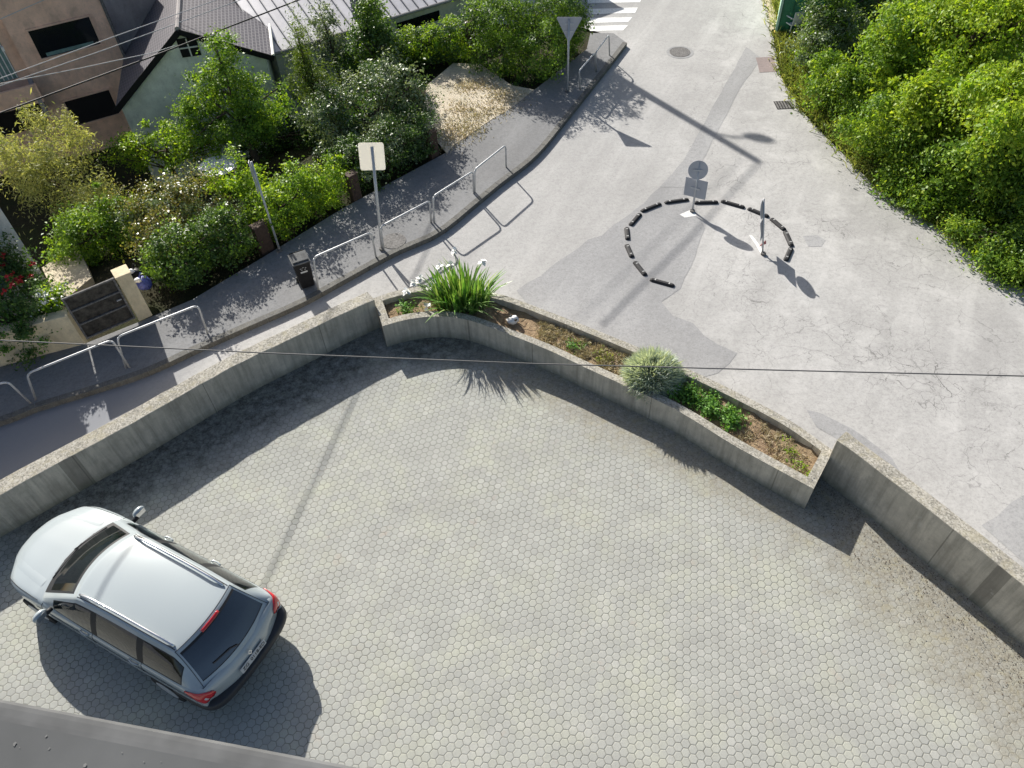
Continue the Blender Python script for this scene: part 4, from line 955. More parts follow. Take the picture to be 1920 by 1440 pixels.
tag(m.build('garden_wall', M['cream'], bevel=.015), 'low cream rendered wall left of the gate, overgrown by the dark bush', 'wall')
# garden path slabs
m = MB(); P = [at(*p, .1) for p in ((78, 502), (122, 474), (150, 470), (172, 520), (128, 556), (100, 545))]; m.prism([(p.x, p.y) for p in P], -.3, .1)
structure(m.build('garden_path', concrete('path_slabs', (.55, .48, .36), 0, .1)))
# white house at the left edge: right corner of its wall
hc = at(90, 530, .1); hd = (at(66, 546, .1)-hc).normalized(); hb = Vector((hd.y, -hd.x, 0)); hb = hb if hb.y > 0 else -hb
t = thing('white_house', hc, 'white rendered house at the left edge behind the red roses', 'house')
P = [hc, hc+hd*6, hc+hd*6+hb*3.2, hc+hb*3.2]; m = MB(); m.prism([(p.x, p.y) for p in P], -.3, 2.75)
m.build('wall', M['whitewall'], t, hc)
m = MB(); e = .12; P2 = [hc-hd*.03-hb*e, hc+hd*6-hb*e, hc+hd*6+hb*3.3, hc-hd*.03+hb*3.3]; m.prism([(p.x, p.y) for p in P2], 2.753, 2.9); m.build('roof', M['tiles'], t, hc)
m = MB(); wc = hc+hd*.75-hb*.004+Vector((0, 0, .95)); m.box(wc, (.6, .03, .9), (hd, hb, Vector((0, 0, 1)))); w_ = m.build('window', M['curtain'], t, hc)
m = MB(); m.box(wc-hb*.02, (.05, .04, .9), (hd, hb, Vector((0, 0, 1)))); m.box(wc-hb*.02-Vector((0, 0, .47)), (.7, .06, .04), (hd, hb, Vector((0, 0, 1)))); m.build('frame', M['ironplate'], w_, hc)
# rubbish bags behind pillar
for (x, y, mt, nm, lab) in ((242, 500, 'binplastic', 'rubbish_bag', 'black and white rubbish bag behind the cream pillar'), (255, 517, 'bluewhite', 'rubbish_bag', 'blue and white rubbish bag beside the cream pillar, in the hedge')):
    p = at(x+6, y+6, .5)+Vector((.1, -.1, 0)); t = thing(nm, (p.x, p.y, .1), lab, 'bag'); rock('bag', M[mt], t, (0, 0, .35), .2, x); rock('white_print', M['plastic_white'], t, (-.04, -.07, .5), .08, x+1)
    m = MB(); m.tube([(0, 0, .52), (.02, 0, .6), (.05, .02, .63)], [.03, .02, .035], 7); m.build('knot', M[mt], t)
# wooden posts in hedge
for (x, y, h, lab) in ((668, 372, .72, 'brown wooden gate post between the lime hedge and the silvery shrub'), (813, 292, .72, 'brown wooden post at the right end of the hedge by the dry drive'), (500, 468, .72, 'wide brown wooden post at the foot of the leaning grey post'), (885, 105, 1.1, 'reddish brown post at the far end of the dry drive')):
    p = at(x, y, .1); t = thing('wooden_post', p, lab, 'post'); m = MB(); w_ = .26 if x != 500 else .34
    m.prism([(-w_/2, -.1), (w_/2, -.1), (w_/2, .1), (-w_/2, .1)], -.2, h); m.build('post', M['wood'], t, bevel=.02); t.rotation_euler = (0, 0, R(42))
    m = MB(); m.prism([(-w_/2-.02, -.12), (w_/2+.02, -.12), (w_/2+.02, .12), (-w_/2-.02, .12)], h, h+.03); m.build('cap', M['wood'], t, bevel=.01)
# white garden thing behind the shrubs: garden table with a curved rail
p = at(408, 310, .4); t = thing('garden_table', (p.x, p.y, tz(p.x, p.y)), 'white round garden table half hidden behind the rusty shrub', 'table'); hz = .4-tz(p.x, p.y)
m = MB(); disc(m, Vector(), .5, hz-.04, hz); m.build('table_top', M['plastic_white'], t, bevel=.01)
m = MB(); m.tube([(0, 0, 0), (0, 0, hz-.04)], .05, 8); m.build('leg', M['plastic_white'], t)
# ------------------------------------------------------------------ houses
def plane_pt(px, py, P0, d):
    v = fw + rt*(px-960)/FPX - up*(py-720)/FPX; n_ = np.array([-d[1], d[0], 0]); C0 = np.array([0, 0, CAM_H]); k = (n_ @ (np.array([*P0, 0])-C0))/(n_ @ v)
    return Vector(C0+v*k)
# pale green gable house
P0, dd = (-9.5, 21.6), (.976, .216); dv = Vector((*dd, 0)); nv = Vector((-dd[1], dd[0], 0)); Zv = Vector((0, 0, 1))
eL, ap, eR = plane_pt(217, 198, P0, dd), plane_pt(333, 50, P0, dd), plane_pt(512, 100, P0, dd)
gb = -2.3; t = thing('gable_house', (ap.x, ap.y, gb), 'pale green gabled house with dark tiled roof', 'house'); o0 = Vector(t.location)
wL = eL+dv*.12-Zv*.12; wR = eR-dv*.25-Zv*.12; wA = ap-Zv*.14; DEP = 7.5
m = MB(); A = [Vector((wL.x, wL.y, gb)), Vector((wR.x, wR.y, gb)), wR, wA, wL]; Bk = [p+nv*DEP for p in A]
m.poly(A+Bk, [(0, 1, 2, 3, 4), (9, 8, 7, 6, 5)]+[(i, i+5, (i+1) % 5+5, (i+1) % 5) for i in range(5)]); m.build('wall', M['palegreen'], t, o0)
def roof_slab(E, A, dep, over, th, name, mat, parent, origin):
    s = (E-A).normalized(); nn = s.cross(nv).normalized(); nn = nn if nn.z > 0 else -nn
    f = -nv*over; c = [A+f, E+f, E+nv*dep, A+nv*dep]
    me = MB(); V = c+[p-nn*th for p in c]; me.poly(V, [(0, 1, 2, 3), (7, 6, 5, 4), (0, 4, 5, 1), (1, 5, 6, 2), (2, 6, 7, 3), (3, 7, 4, 0)])
    ob = me.build(name, mat, parent, origin); uv = ob.data.uv_layers.new(name='UVMap')
    L = (E-A).length; loc = {0: (0, 0), 1: (0, L), 2: (dep, L), 3: (dep, 0), 4: (0, 0), 5: (0, L), 6: (dep, L), 7: (dep, 0)}
    for lp in ob.data.loops: uv.data[lp.index].uv = loc[lp.vertex_index]
    return ob
rr1 = roof_slab(eR, ap, DEP, .18, .08, 'roof', M['tiles'], t, o0); rr2 = roof_slab(eL, ap, DEP, .18, .08, 'roof', M['tiles'], t, o0)
m = MB(); m.tube([ap-nv*.18+Zv*.01, ap+nv*DEP+Zv*.01], .07, 8); m.build('ridge_cap', M['greywall'], rr1, o0)
m = MB(); m.tube([eR-nv*.18+Zv*.02, eR+nv*DEP+Zv*.02], .045, 8); m.build('edge_trim', M['white'], rr1, o0)
for E in (eL, eR):
    m = MB(); s = (E-ap).normalized(); m.box(ap.lerp(E, .5)-nv*.19-Zv*.07, ((E-ap).length, .02, .16), (s, nv, s.cross(nv))); m.build('bargeboard', M['dark'], t, o0)
wc = plane_pt(354, 88, P0, dd); m = MB(); m.box(wc-nv*.005, (.52, .04, .52), (dv, nv, Zv)); w_ = m.build('window', M['dark'], t, o0)
m = MB(); m.box(wc-nv*.03, (.035, .03, .5), (dv, nv, Zv)); m.box(wc-nv*.032, (.5, .03, .035), (dv, nv, Zv)); m.build('glazing_bar', M['white'], w_, o0)
# brown apartment building
P1, d1 = (-12.5, 24.0), (.88, .475); D = Vector((*d1, 0)).normalized(); Nn = Vector((-D.y, D.x, 0))
q = lambda x, y: plane_pt(x, y, P1, (D.x, D.y))
e = q(236, 105); base = Vector((e.x, e.y, -2.6)); t = thing('apartment_building', base, 'tan brown apartment building in the top left corner', 'building')
BT = 3.3; m = MB(); L_ = q(62, 150); c0 = Vector((e.x, e.y, 0)); c1 = Vector((L_.x, L_.y, 0))
P = [c1, c0, c0+Nn*7+D*.0, c1+Nn*7]; m.prism([(p.x, p.y) for p in P], -2.8, BT); m.build('wall', M['brown'], t, base)
P = [c0+D*.002+Nn*.15, c0+D*1.6+Nn*.9, c0+D*1.6+Nn*7, c0+D*.002+Nn*7]; m = MB(); m.prism([(p.x, p.y) for p in P], -2.8, BT-.3); m.build('side_wing', M['greywall'], t, base)
m = MB(); m.tube([c0-Nn*.05-D*.04+Zv*-2.4, c0-Nn*.05-D*.04+Zv*(BT-.05)], .05, 8); m.build('downpipe', M['ironplate'], t, base)
def opening(quad, name, mat, sillmat=None, inset=.02):
    P = [q(*k) for k in quad]; x0 = min((p-c1).dot(D) for p in P); x1 = max((p-c1).dot(D) for p in P); z0 = min(p.z for p in P); z1 = max(p.z for p in P)
    c = c1+D*((x0+x1)/2)+Zv*((z0+z1)/2); m = MB(); m.box(c-Nn*.005, (x1-x0, .03, z1-z0), (D, Nn, Zv)); w = m.build(name, mat, t, base)
    m = MB()
    for zz in (z0-.03, z1+.03): m.box(c+Zv*(zz-c.z)-Nn*.03, (x1-x0+.1, .07, .05), (D, Nn, Zv))
    for xx in (x0-.03, x1+.03): m.box(c1+D*xx+Zv*((z0+z1)/2)-Nn*.02, (.05, .05, z1-z0), (D, Nn, Zv))
    m.build('frame', M['brown'], w, base); return c, x1-x0, z1-z0, w
c, w_, h_, wo_ = opening(((52, 58), (166, 38), (188, 81), (74, 101)), 'window', M['darkglass'])
m = MB(); m.box(c-Zv*(h_/2-.07)-Nn*.025, (w_*.8, .02, .1), (D, Nn, Zv)); m.build('blind', M['curtain'], wo_, base)
opening(((120, 190), (206, 174), (208, 216), (142, 228)), 'garage_opening', M['dark'])
# loggia wing at left with balcony
b1_ = c1-D*.25; m = MB(); P = [c1-D*.002-Nn*-.25, c1-D*4-Nn*-.25, c1-D*4+Nn*7, c1-D*.002+Nn*7]; m.prism([(p.x, p.y) for p in P], -2.8, BT-.003); m.build('balcony_wing', M['brown'], t, base)
gd = q(12, 120); m = MB(); gx = c1-D*.62; m.box(Vector((gx.x, gx.y, gd.z+.1))+Nn*.235, (.55, .03, 1.3), (D, Nn, Zv)); w_ = m.build('balcony_door', M['curtain'], t, base)
m = MB()
for k in range(5): m.box(Vector((gx.x, gx.y, gd.z+.1))+D*(-.25+k*.125)+Nn*.21, (.03, .02, 1.26), (D, Nn, Zv))
m.build('glazing_bar', M['whitewall'], w_, base)
bz = q(40, 172).z; m = MB(); m.box(Vector((c1.x, c1.y, bz-.05))-D*1.9-Nn*.25, (3.9, 1.0, .18), (D, Nn, Zv)); m.box(Vector((c1.x, c1.y, bz+.22))-D*1.9-Nn*.72, (3.9, .08, .4), (D, Nn, Zv)); m.build('balcony', M['brown'], t, base)
m = MB(); m.box(Vector((c1.x, c1.y, bz-.1))-D*.06-Nn*.45, (.12, .62, 1.0), (D, Nn, Zv)); m.build('balcony_cheek', M['greywall'], t, base)
m = MB(); m.box(Vector((c1.x, c1.y, bz-.85))-D*.9-Nn*-.22, (1.4, .08, .8), (D, Nn, Zv)); m.build('lower_opening', M['dark'], t, base)
m = MB(); m.box(q(25, 85)-D*.3-Nn*.05, (.07, .1, .12), (D, Nn, Zv)); m.build('wall_lamp', M['white'], t, base)
m = MB(); P = [c1-D*4.2-Nn*.1, c0+D*.25-Nn*.1, c0+D*.25+Nn*7.2, c1-D*4.2+Nn*7.2]; m.prism([(p.x, p.y) for p in P], BT+.002, BT+.16); m.build('roof', M['tiles'], t, base)
# long low house with standing-seam roof
ez = 1.15; a0 = at(508, 100, ez); a1 = at(840, -1, ez); dl = (a1-a0).normalized(); a1 = a1+dl*6; nl = Vector((-dl.y, dl.x, 0)); Lh = (a1-a0).length
t = thing('low_house', (a0.x, a0.y, -2.2), 'long low white house with pale standing-seam metal roof', 'house'); o0 = Vector(t.location)
m = MB(); wa = a0+dl*.2+nl*.3; wb = a1+nl*.3; P = [wa, wb, wb+nl*5, wa+nl*5]; m.prism([(p.x, p.y) for p in P], -2.6, ez-.02); m.build('wall', M['whitewall'], t, o0)
sl_ = (nl+Zv*.33).normalized(); rn = dl.cross(sl_).normalized(); m = MB(); c = [a0, a1, a1+sl_*5, a0+sl_*5]; V = c+[p-rn*.06 for p in c]; m.poly(V, [(0, 1, 2, 3), (7, 6, 5, 4), (0, 4, 5, 1), (1, 5, 6, 2), (2, 6, 7, 3), (3, 7, 4, 0)])
rf = m.build('roof', M['metalroof'], t, o0); m = MB(); k = int(Lh/.33)
for i in range(k+1):
    p = a0+dl*(Lh*i/k); m.box(p+sl_*2.5+rn*.02, (.025, 5, .05), (dl, sl_, rn))
m.build('standing_seams', M['seam'], rf, o0)
m = MB(); m.tube([a0-nl*.05-Zv*.03, a1-nl*.05-Zv*.03], .05, 8); m.build('gutter', M['greywall'], t, o0)
m = MB(); pc = at(684, 6, 1.7); m.box(pc, (.75, .5, .9), (dl, nl, Zv)); m.build('dormer', plain('dark_blue_sheet', (.05, .065, .12), .5), rf, o0)
for x_ in (760, 800):
    m = MB(); p = at(x_, 42-(x_-760)*.28, .62); k = (p-wa).dot(nl); p = p-nl*(k+.01); m.box(p, (.8, .04, .3), (dl, nl, Zv)); m.build('window', M['darkglass'], t, o0)

# ------------------------------------------------------------------ container, chair
c = at(1453, 66); ay = Vector((.33, .944, 0)); ax = Vector((.944, -.33, 0)); t = thing('waste_container', c, 'dark green metal container with yellow base at the top of the road', 'container')
def bx(m, x0, x1, y0, y1, z0, z1): m.box(c+ax*(x0+x1)/2+ay*(y0+y1)/2+Zv*(z0+z1)/2, (x1-x0, y1-y0, z1-z0), (ax, ay, Zv))
m = MB(); bx(m, .05, 2.4, .03, 5, .12, 2.2); m.build('body', M['greenmetal'], t, c, bevel=.02)
m = MB()
for k in range(5): bx(m, .3+k*.45, .38+k*.45, -.01, .028, .15, 2.15)
m.build('ribs', M['greenmetal'], t, c)
m = MB(); bx(m, -.03, .045, -.01, 5, .12, 2.2); m.build('corner_post', M['palegreenmetal'], t, c)
m = MB(); bx(m, -.05, 2.4, -.04, 5, 0, .115); m.build('base_beam', M['yellow'], t, c, bevel=.01)
kp = [at(1438, -5), at(1446, 25), at(1451, 62)]; m = MB()
for a, b in zip(kp, kp[1:]):
    d = (b-a).normalized(); nn = Vector((-d.y, d.x, 0)); m.prism([(p.x, p.y) for p in (a-nn*.09, b-nn*.09, b+nn*.09, a+nn*.09)], 0, .12)
structure(m.build('far_kerb', concrete('yellowed_kerb', (.5, .43, .3), 0, .2)))
c = at(1481, 66, 0); t = thing('plastic_chair', c, 'white plastic chair beside the dark green container', 'chair', None, R(200))
m = MB(); m.prism(rrect(.42, .42, .06), .41, .44); m.build('seat', M['plastic_white'], t)
for x in (-.18, .18):
    for y in (-.18, .18):
        m = MB(); m.tube([(x*1.15, y*1.15, 0), (x, y, .42)], .02, 6); m.build('leg', M['plastic_white'], t)
m = MB(); P = [[(x, .2+.1*(z-.44)+.03*math.cos(x*7), z) for x in (-.2, -.1, 0, .1, .2)] for z in (.44, .6, .75, .86)]; m.grid(P); o = m.build('backrest', M['plastic_white'], t); s_ = o.modifiers.new('solid', 'SOLIDIFY'); s_.thickness = .015
for x in (-.22, .22):
    m = MB(); m.tube([(x, .2, .64), (x, -.15, .63), (x, -.18, .44)], .018, 6); m.build('armrest', M['plastic_white'], t)

# ------------------------------------------------------------------ cables and utility pole
def cable(label, pts, r, mat, sag=.0, name='overhead_cable'):
    P = []
    for i in range(len(pts)-1):
        a, b = Vector(pts[i]), Vector(pts[i+1])
        for k in range(14): s = k/14; P.append(a.lerp(b, s)-Vector((0, 0, 4*sag*s*(1-s))))
    P.append(Vector(pts[-1])); c = P[len(P)//2]; m = MB(); m.tube(P, r, 6)
    return tag(m.build(name, mat, None, c, smooth=True), label, 'cable')
cable('thin grey cable crossing the whole courtyard in front of the camera', [at(-3500, 560, 9.9), at(-250, 625, 9.4), at(0, 638, 9.4), at(500, 662, 9.38), at(1000, 682, 9.36), at(1500, 695, 9.38), at(1920, 705, 9.4), at(2200, 709, 9.4), at(5200, 690, 9.9)], .0026, M['cabledull'])
cable('thick black cable passing diagonally in front of the brown building', [at(-90, 246, 2.45), at(0, 212, 2.45), at(280, 108, 2.43), at(560, 0, 2.45), at(640, -32, 2.47)], .022, M['cableblack'])
cable('upper of the two pale twisted cables in front of the brown building', [at(-60, 168, 2.70), at(0, 147, 2.70), at(210, 70, 2.68), at(400, 2, 2.70), at(470, -25, 2.70)], .011, M['cablewhite'])
cable('lower of the two pale twisted cables in front of the brown building', [at(-60, 178, 2.62), at(0, 161, 2.62), at(200, 92, 2.61), at(450, 0, 2.62), at(530, -30, 2.62)], .011, M['cablewhite'])
cable('pale cable running just above the thick black cable', [at(-40, 163, 2.52), at(0, 157, 2.52), at(150, 128, 2.52), at(290, 98, 2.52), at(330, 85, 2.53)], .01, M['cablewhite'])
cable('short pale cable cutting the top left corner', [at(-60, 60, 2.80), at(0, 36, 2.80), at(82, 0, 2.80), at(150, -30, 2.80)], .011, M['cablewhite'])
cast = lambda p, h: Vector((p.x, p.y, 0))+to_sun*(h/to_sun.z)
tipS = at(1424, 304); T = cast(tipS, 8.6); B = tipS+(at(1140, 135)-tipS)*2.55; Bp = Vector((B.x, B.y, -.1))
t = thing('utility_pole', Bp, 'leaning concrete utility pole casting the long shadow across the road', 'pole')
m = MB(); m.tube([Bp, Bp.lerp(T, .5), T], [.2, .165, .11], 12); m.build('shaft', M['pole'], t, Bp, smooth=True)
a0 = cast(at(1365, 268), 7.6); pt = Bp.lerp(T, .885); e = cast(at(1407, 257), 7.9)
m = MB(); m.tube([pt, pt.lerp(e, .5)+Zv*.1, e], .035, 8); ar = m.build('lamp_arm', M['steel'], t, Bp)
m = MB(); dd_ = (e-pt).normalized(); m.tube([e-dd_*.15, e+dd_*.05, e+dd_*.3, e+dd_*.5], [.06, .14, .15, .06], 10); m.build('lamp_head', M['signback'], ar, Bp, smooth=True)
s1 = cast(at(1171, 188), 4.3); s0 = cast(at(1192, 172), 4.2); m = MB(); m.tube([s0, s1], .07, 8); m.build('bracket_arm', M['steel'], t, Bp)
c2 = cast(at(1410, 312), 8.4)
cable('bundled cable from the utility pole whose shadow crosses the island', [T, cast(at(1300, 440), 7.6), cast(at(1128, 612), 6.8)], .024, M['cableblack'])
p1, p2 = cast(at(655, 770), 6.6), cast(at(500, 1090), 6.6); dv_ = p2-p1
cable('high cable whose shadow crosses the courtyard and the car roof', [p1-dv_*1.6, p1, p2, p2+dv_*.55, p2+dv_*1.8], .02, M['cableblack'])
p1, p2 = cast(at(1215, 470), 8.8), cast(at(1085, 600), 9.2)
cable('second thinner cable parallel to the bundled pole cable', [T+Vector((-.4, .2, 0)), p1, p2], .011, M['cableblack'])

# ------------------------------------------------------------------ ledge in the foreground
LZ = 10.55; A, B = at(-260, 1258, LZ), at(760, 1452, LZ); A2 = A+(A-B)*.6; B2 = B+(B-A)*1.2; dl = (B2-A2).normalized(); nl = Vector((dl.y, -dl.x, 0)); nl = nl if nl.y < 0 else -nl
t = thing('roof_ledge', A.lerp(B, .5), 'grey sheet metal ledge across the lower left foreground', 'ledge'); o0 = Vector(t.location)
prof = [(.0, -.16), (.0, -.012), (.002, -.004), (.006, .0), (.012, .0008), (.022, .0012), (.026, .0012), (.028, .0012), (1.8, .12), (1.8, -.2)]
m = MB(); m.grid([[a+nl*x+Zv*z for x, z in prof] for a in (A2, A2.lerp(B2, .25), A2.lerp(B2, .5), A2.lerp(B2, .75), B2)]); 
for i in range(len(m.f)): m.mi[i] = 1 if (i % 9) < 7 else 0
m.build('cap_sheet', [M['sheet'], M['sheetedge']], t, o0, weld=True)
m = MB(); g = random.Random(3)
for i in range(900):
    p = A2.lerp(B2, g.random())+nl*g.uniform(.035, .34); p.z = LZ+.0012+.1188*((p-A2).dot(nl)-.028)/1.772+.0012; r_ = g.choice((.0007, .0009, .0012, .0018, .0026)); n_ = 7
    m.face([p+(dl*math.cos(6.283*k/n_)+nl*math.sin(6.283*k/n_))*r_*g.uniform(.35, 1.4) for k in range(n_)])
m.build('droppings', M['fleck'], t, o0)
m = MB(); p = at(577, 1432, LZ); p = p+nl*.02; disc(m, p, .006, LZ+.002, LZ+.01, 10); m.build('rivet', M['ironplate'], t, o0)

# ------------------------------------------------------------------ the parked estate car (X forward, Y left)
def cr(A, t):
    n = len(A); i = min(n-2, max(0, int(t))); f = t-i; p = [np.array(A[max(0, min(n-1, i+k))], float) for k in (-1, 0, 1, 2)]
    return .5*((2*p[1])+(p[2]-p[0])*f+(2*p[0]-5*p[1]+4*p[2]-p[3])*f*f+(3*p[1]-p[0]-3*p[2]+p[3])*f**3)
def car():
    root = thing('parked_car', (-6.032, 5.767, .006), 'silver-blue estate car parked on the hexagon paving', 'car', None, R(150.66))
    #        X     w    zb   zs   crown  plan curve
    ST = [(2.35, .60, .38, .55, .015, .42), (2.335, .70, .29, .625, .03, .40), (2.28, .765, .23, .68, .04, .36), (2.12, .82, .2, .735, .055, .28), (1.72, .866, .2, .815, .065, .12), (1.32, .882, .2, .875, .06, .03),
          (1.1, .885, .2, .90, .05, 0), (.5, .887, .2, .915, .03, 0), (-.1, .888, .2, .925, .02, 0), (-.7, .887, .2, .932, .02, 0), (-1.3, .884, .2, .94, .02, 0), (-1.8, .88, .21, .945, .02, -.01),
          (-2.08, .872, .23, .935, .02, -.04), (-2.23, .855, .25, .90, .01, -.09), (-2.31, .825, .28, .80, .01, -.13), (-2.335, .775, .33, .68, .005, -.17), (-2.345, .74, .40, .56, 0, -.18)]
    def ring(s):
        X, w, zb, zs, c_, k = s; H = zs-zb
        pr = [(0, zb), (.82*w, zb), (.955*w, zb+.09*min(1, H/.4)), (.99*w, zb+.38*H), (w, zb+.66*H), (.985*w, zs-.13*H), (.945*w, zs-.03*H), (.84*w, zs+.3*c_), (.45*w, zs+.82*c_), (0, zs+c_)]
        return [(X-k*(y/max(w, .1))**2.4, y, z) for y, z in pr]
    RG = [ring(s) for s in ST]; NS = len(ST); NR = 9
    def Bd(u, r, side=1, off=0.0):
        def P(u, r): return cr([cr(RG[i], r) for i in range(NS)], u)
        p = P(u, r)
        if off:
            a = P(min(NS-1, u+.05), r)-P(max(0, u-.05), r); b = P(u, min(NR, r+.05))-P(u, max(0, r-.05)); n = np.cross(a, b); n /= max(np.linalg.norm(n), 1e-9)
            if np.dot(n, p-np.array([p[0]*.92, 0, .5])) < 0: n = -n
            p = p+n*off
        return Vector((p[0], p[1]*side, p[2]))
    us = [i*.25 for i in range((NS-1)*4+1)]; rs = [i*.25 for i in range(NR*4+1)]
    m = MB(); Pg = np.array([[Bd(u, r) for r in rs] for u in us])
    for s in (1, -1):
        Q = Pg*np.array([1, s, 1])
        for i in range(len(us)-1):
            for j in range(len(rs)-1):
                if rs[j] >= 7 and 6.75 <= us[i] < 12.75: continue
                cx_, cy_ = Q[i, j][0], Q[i, j][1]
                m.face([Q[i, j], Q[i, j+1], Q[i+1, j+1], Q[i+1, j]], 1 if rs[j] >= 7 and 5.0 <= us[i] < 7 and cx_ < 1.25-.24*(cy_/.765)**2 else 0)
        for i in (0, len(us)-1): m.face([Q[i, j] for j in range(len(rs))])
    body = m.build('body', [M['paint'], M['carplastic']], root, smooth=True)
    # greenhouse rows: x, z, half width, edge set-back, edge drop, belt half width, belt z
    GR = [(1.27, .92, .765, .24, .0, .80, .912), (1.03, 1.045, .725, .21, .02, .815, .925), (.75, 1.19, .675, .18, .035, .828, .93), (.44, 1.328, .62, .14, .045, .838, .932), (.24, 1.382, .598, .09, .045, .84, .934), (-.4, 1.432, .582, 0, .042, .843, .938),
          (-1.1, 1.428, .575, -.03, .042, .84, .944), (-1.68, 1.385, .563, -.08, .04, .833, .948), (-1.83, 1.335, .572, -.1, .04, .83, .948), (-2.03, 1.165, .62, -.12, .03, .82, .945), (-2.19, .985, .672, -.13, .015, .80, .935), (-2.25, .90, .70, -.12, .0, .775, .90)]
    def T(t, v, off=0.0):
        x, z, w, c_, d_, bw, bz = cr(GR, t); p = np.array([x-c_*v*v, w*v, z-d_*v*v])
        if off:
            x2, z2 = cr(GR, min(11, t+.05))[:2]-cr(GR, max(0, t-.05))[:2]; n = np.array([z2, 0, -x2]); n /= np.linalg.norm(n); n = n if n[2] > 0 or (t > 8 and n[0] < 0) else -n; p = p+n*off
        return Vector(p)
    def Sd(t, s, side, off=0.0):
        x, z, w, c_, d_, bw, bz = cr(GR, t); e = np.array([x-c_, w, z-d_]); b = np.array([x-c_-.02, bw, min(bz, z-d_)]); p = e*(1-s)+b*s; p[1] += .025*math.sin(math.pi*s)*min(1, (z-bz)*3)+off
        return Vector((p[0], p[1]*side, p[2]))
    ts = [i/10 for i in range(111)]; vs = [i/20-1 for i in range(41)]; ss = [i/20 for i in range(21)]
    topwin = {'windscreen': (.1, 2.9, .9), 'rear_window': (7.9, 10.2, .95)}
    sidewin = [(1.3, 4.5, .2, .95), (4.7, 5.9, .15, .95), (6.1, 8.5, .2, .95)]
    def inwin(t, v):
        for nm, (a, b, q) in topwin.items():
            if a-1e-6 <= t < b-1e-6 and -q-1e-6 <= v < q-1e-6: return nm
    def inside(t, s):
        for k, (a, b, c_, d_) in enumerate(sidewin):
            if a-1e-6 <= t < b-1e-6 and c_-1e-6 <= s < d_-1e-6: return k
    m = MB(); gl = {}; trim = MB()
    for i in range(110):
        for j in range(40):
            nm = inwin(ts[i], vs[j]); q = [T(ts[a], vs[b]) for a, b in ((i, j), (i, j+1), (i+1, j+1), (i+1, j))]
            if not nm: m.face(q)
            else:
                a, b, w_ = topwin[nm]; edge = ts[i] < a+(.6 if nm == 'windscreen' else .15) or ts[i] > b-.2 or (nm == 'windscreen' and abs(vs[j]+.025) > w_-.06)
                (trim if edge else gl.setdefault(nm, MB())).face(q)
        for sd in (1, -1):
            for j in range(20):
                k = inside(ts[i], ss[j]); q = [Sd(ts[a], ss[b], sd) for a, b in ((i, j), (i+1, j), (i+1, j+1), (i, j+1))]
                if k is None: 
                    if ts[i] >= 1.3 and ts[i] < 8.6 and .15 <= ss[j] < .97: trim.face(q)
                    else: m.face(q)
                else: gl.setdefault(('side_window', k, sd), MB()).face(q)
    roof = m.build('roof', M['paint'], root, smooth=True)
    trim.build('window_trim', M['seamline'], root, smooth=True)
    for k, g_ in gl.items(): g_.build(k if isinstance(k, str) else k[0], M['rearglass'] if k == 'rear_window' else M['carglass'], root, smooth=True)
    # cabin
    m = MB(); m.box((-.55, 0, .42), (3.1, 1.5, .3)); m.build('cabin_floor', M['carplastic'], root)
    m = MB(); P = [[(x, y, z-.03*(y/.7)**2) for y in (-.72, -.4, 0, .4, .72)] for x, z in ((1.0, .88), (.8, .93), (.55, .935), (.44, .90), (.42, .6))]; m.grid(P); m.build('dashboard', M['interior'], root, smooth=True)
    for y in (.37, -.37):
        m = MB(); m.box((-.05, y, .62), (.5, .5, .16)); m.box((-.33, y, .9), (.14, .48, .6)); m.box((-.36, y, 1.22), (.09, .26, .16)); m.build('seat', M['interior_light'], root, bevel=.04)
    m = MB(); m.box((-1.05, 0, .62), (.5, 1.25, .16)); m.box((-1.36, 0, .88), (.14, 1.25, .55)); m.build('rear_bench', M['interior'], root, bevel=.04)
    m = MB(); m.box((-1.8, 0, .90), (.72, 1.2, .02)); m.build('parcel_cover', M['interior_light'], root)
    m = MB(); m.tube([Vector((.28, .37, .98))+Vector((-.28*math.sin(a)*.4, .19*math.cos(a), .19*math.sin(a))) for a in [2*math.pi*i/20 for i in range(21)]], .015, 6); m.build('steering_wheel', M['carplastic'], root)
    # shut lines
    def line(name, pts, r=.0045, mat='seamline'): mm = MB(); mm.tube(pts, r, 5); return mm.build(name, M[mat], root)
    for sd in (1, -1):
        for x in (6.25, 8.02, 9.65): line('door_seam', [Bd(x+.03*math.sin(r), r, sd, .001) for r in [2.2+.3*i for i in range(15)]])
        line('sill_seam', [Bd(6.25+.2*i, 2.2, sd, .001) for i in range(18)])
        line('bonnet_seam', [Bd(1.2+.2*i, 6.75-.02*i, sd, .001) for i in range(25)])
        m = MB(); m.grid([[Bd(5.6+.25*i, r, sd, .014) for r in (4.05, 4.2, 4.4, 4.55)] for i in range(28)]); m.build('side_trim', M['paint'], root, smooth=True)
        for x in (7.6, 9.25):
            P = [Bd(x+.05*i, 5.35, sd, .012+.018*math.sin(math.pi*i/6)) for i in range(7)]; m = MB(); m.tube(P, .014, 6); m.build('door_handle', M['paint'], root, smooth=True)
        m = MB(); P = [T(3.9+.12*i, sd*.9, .0) for i in range(27)]; P = [p+Vector((0, 0, .012+.045*min(1, 6*min(i/26, 1-i/26)))) for i, p in enumerate(P)]
        m.tube(P, .019, 8); m.build('roof_rail', M['chrome'], root, smooth=True)
        m = MB(); m.tube([T(3.7+.1*i, sd*.96, .002) for i in range(36)], .006, 5); m.build('roof_gutter', M['seamline'], root)
        # mirror
        bx_ = .74; m = MB(); m.tube([(bx_, sd*.83, .955), (bx_-.01, sd*.93, .975)], [.035, .04], 8); ms = m.build('mirror_arm', M['seamline'], root, smooth=True)
        m = MB(); rows = []
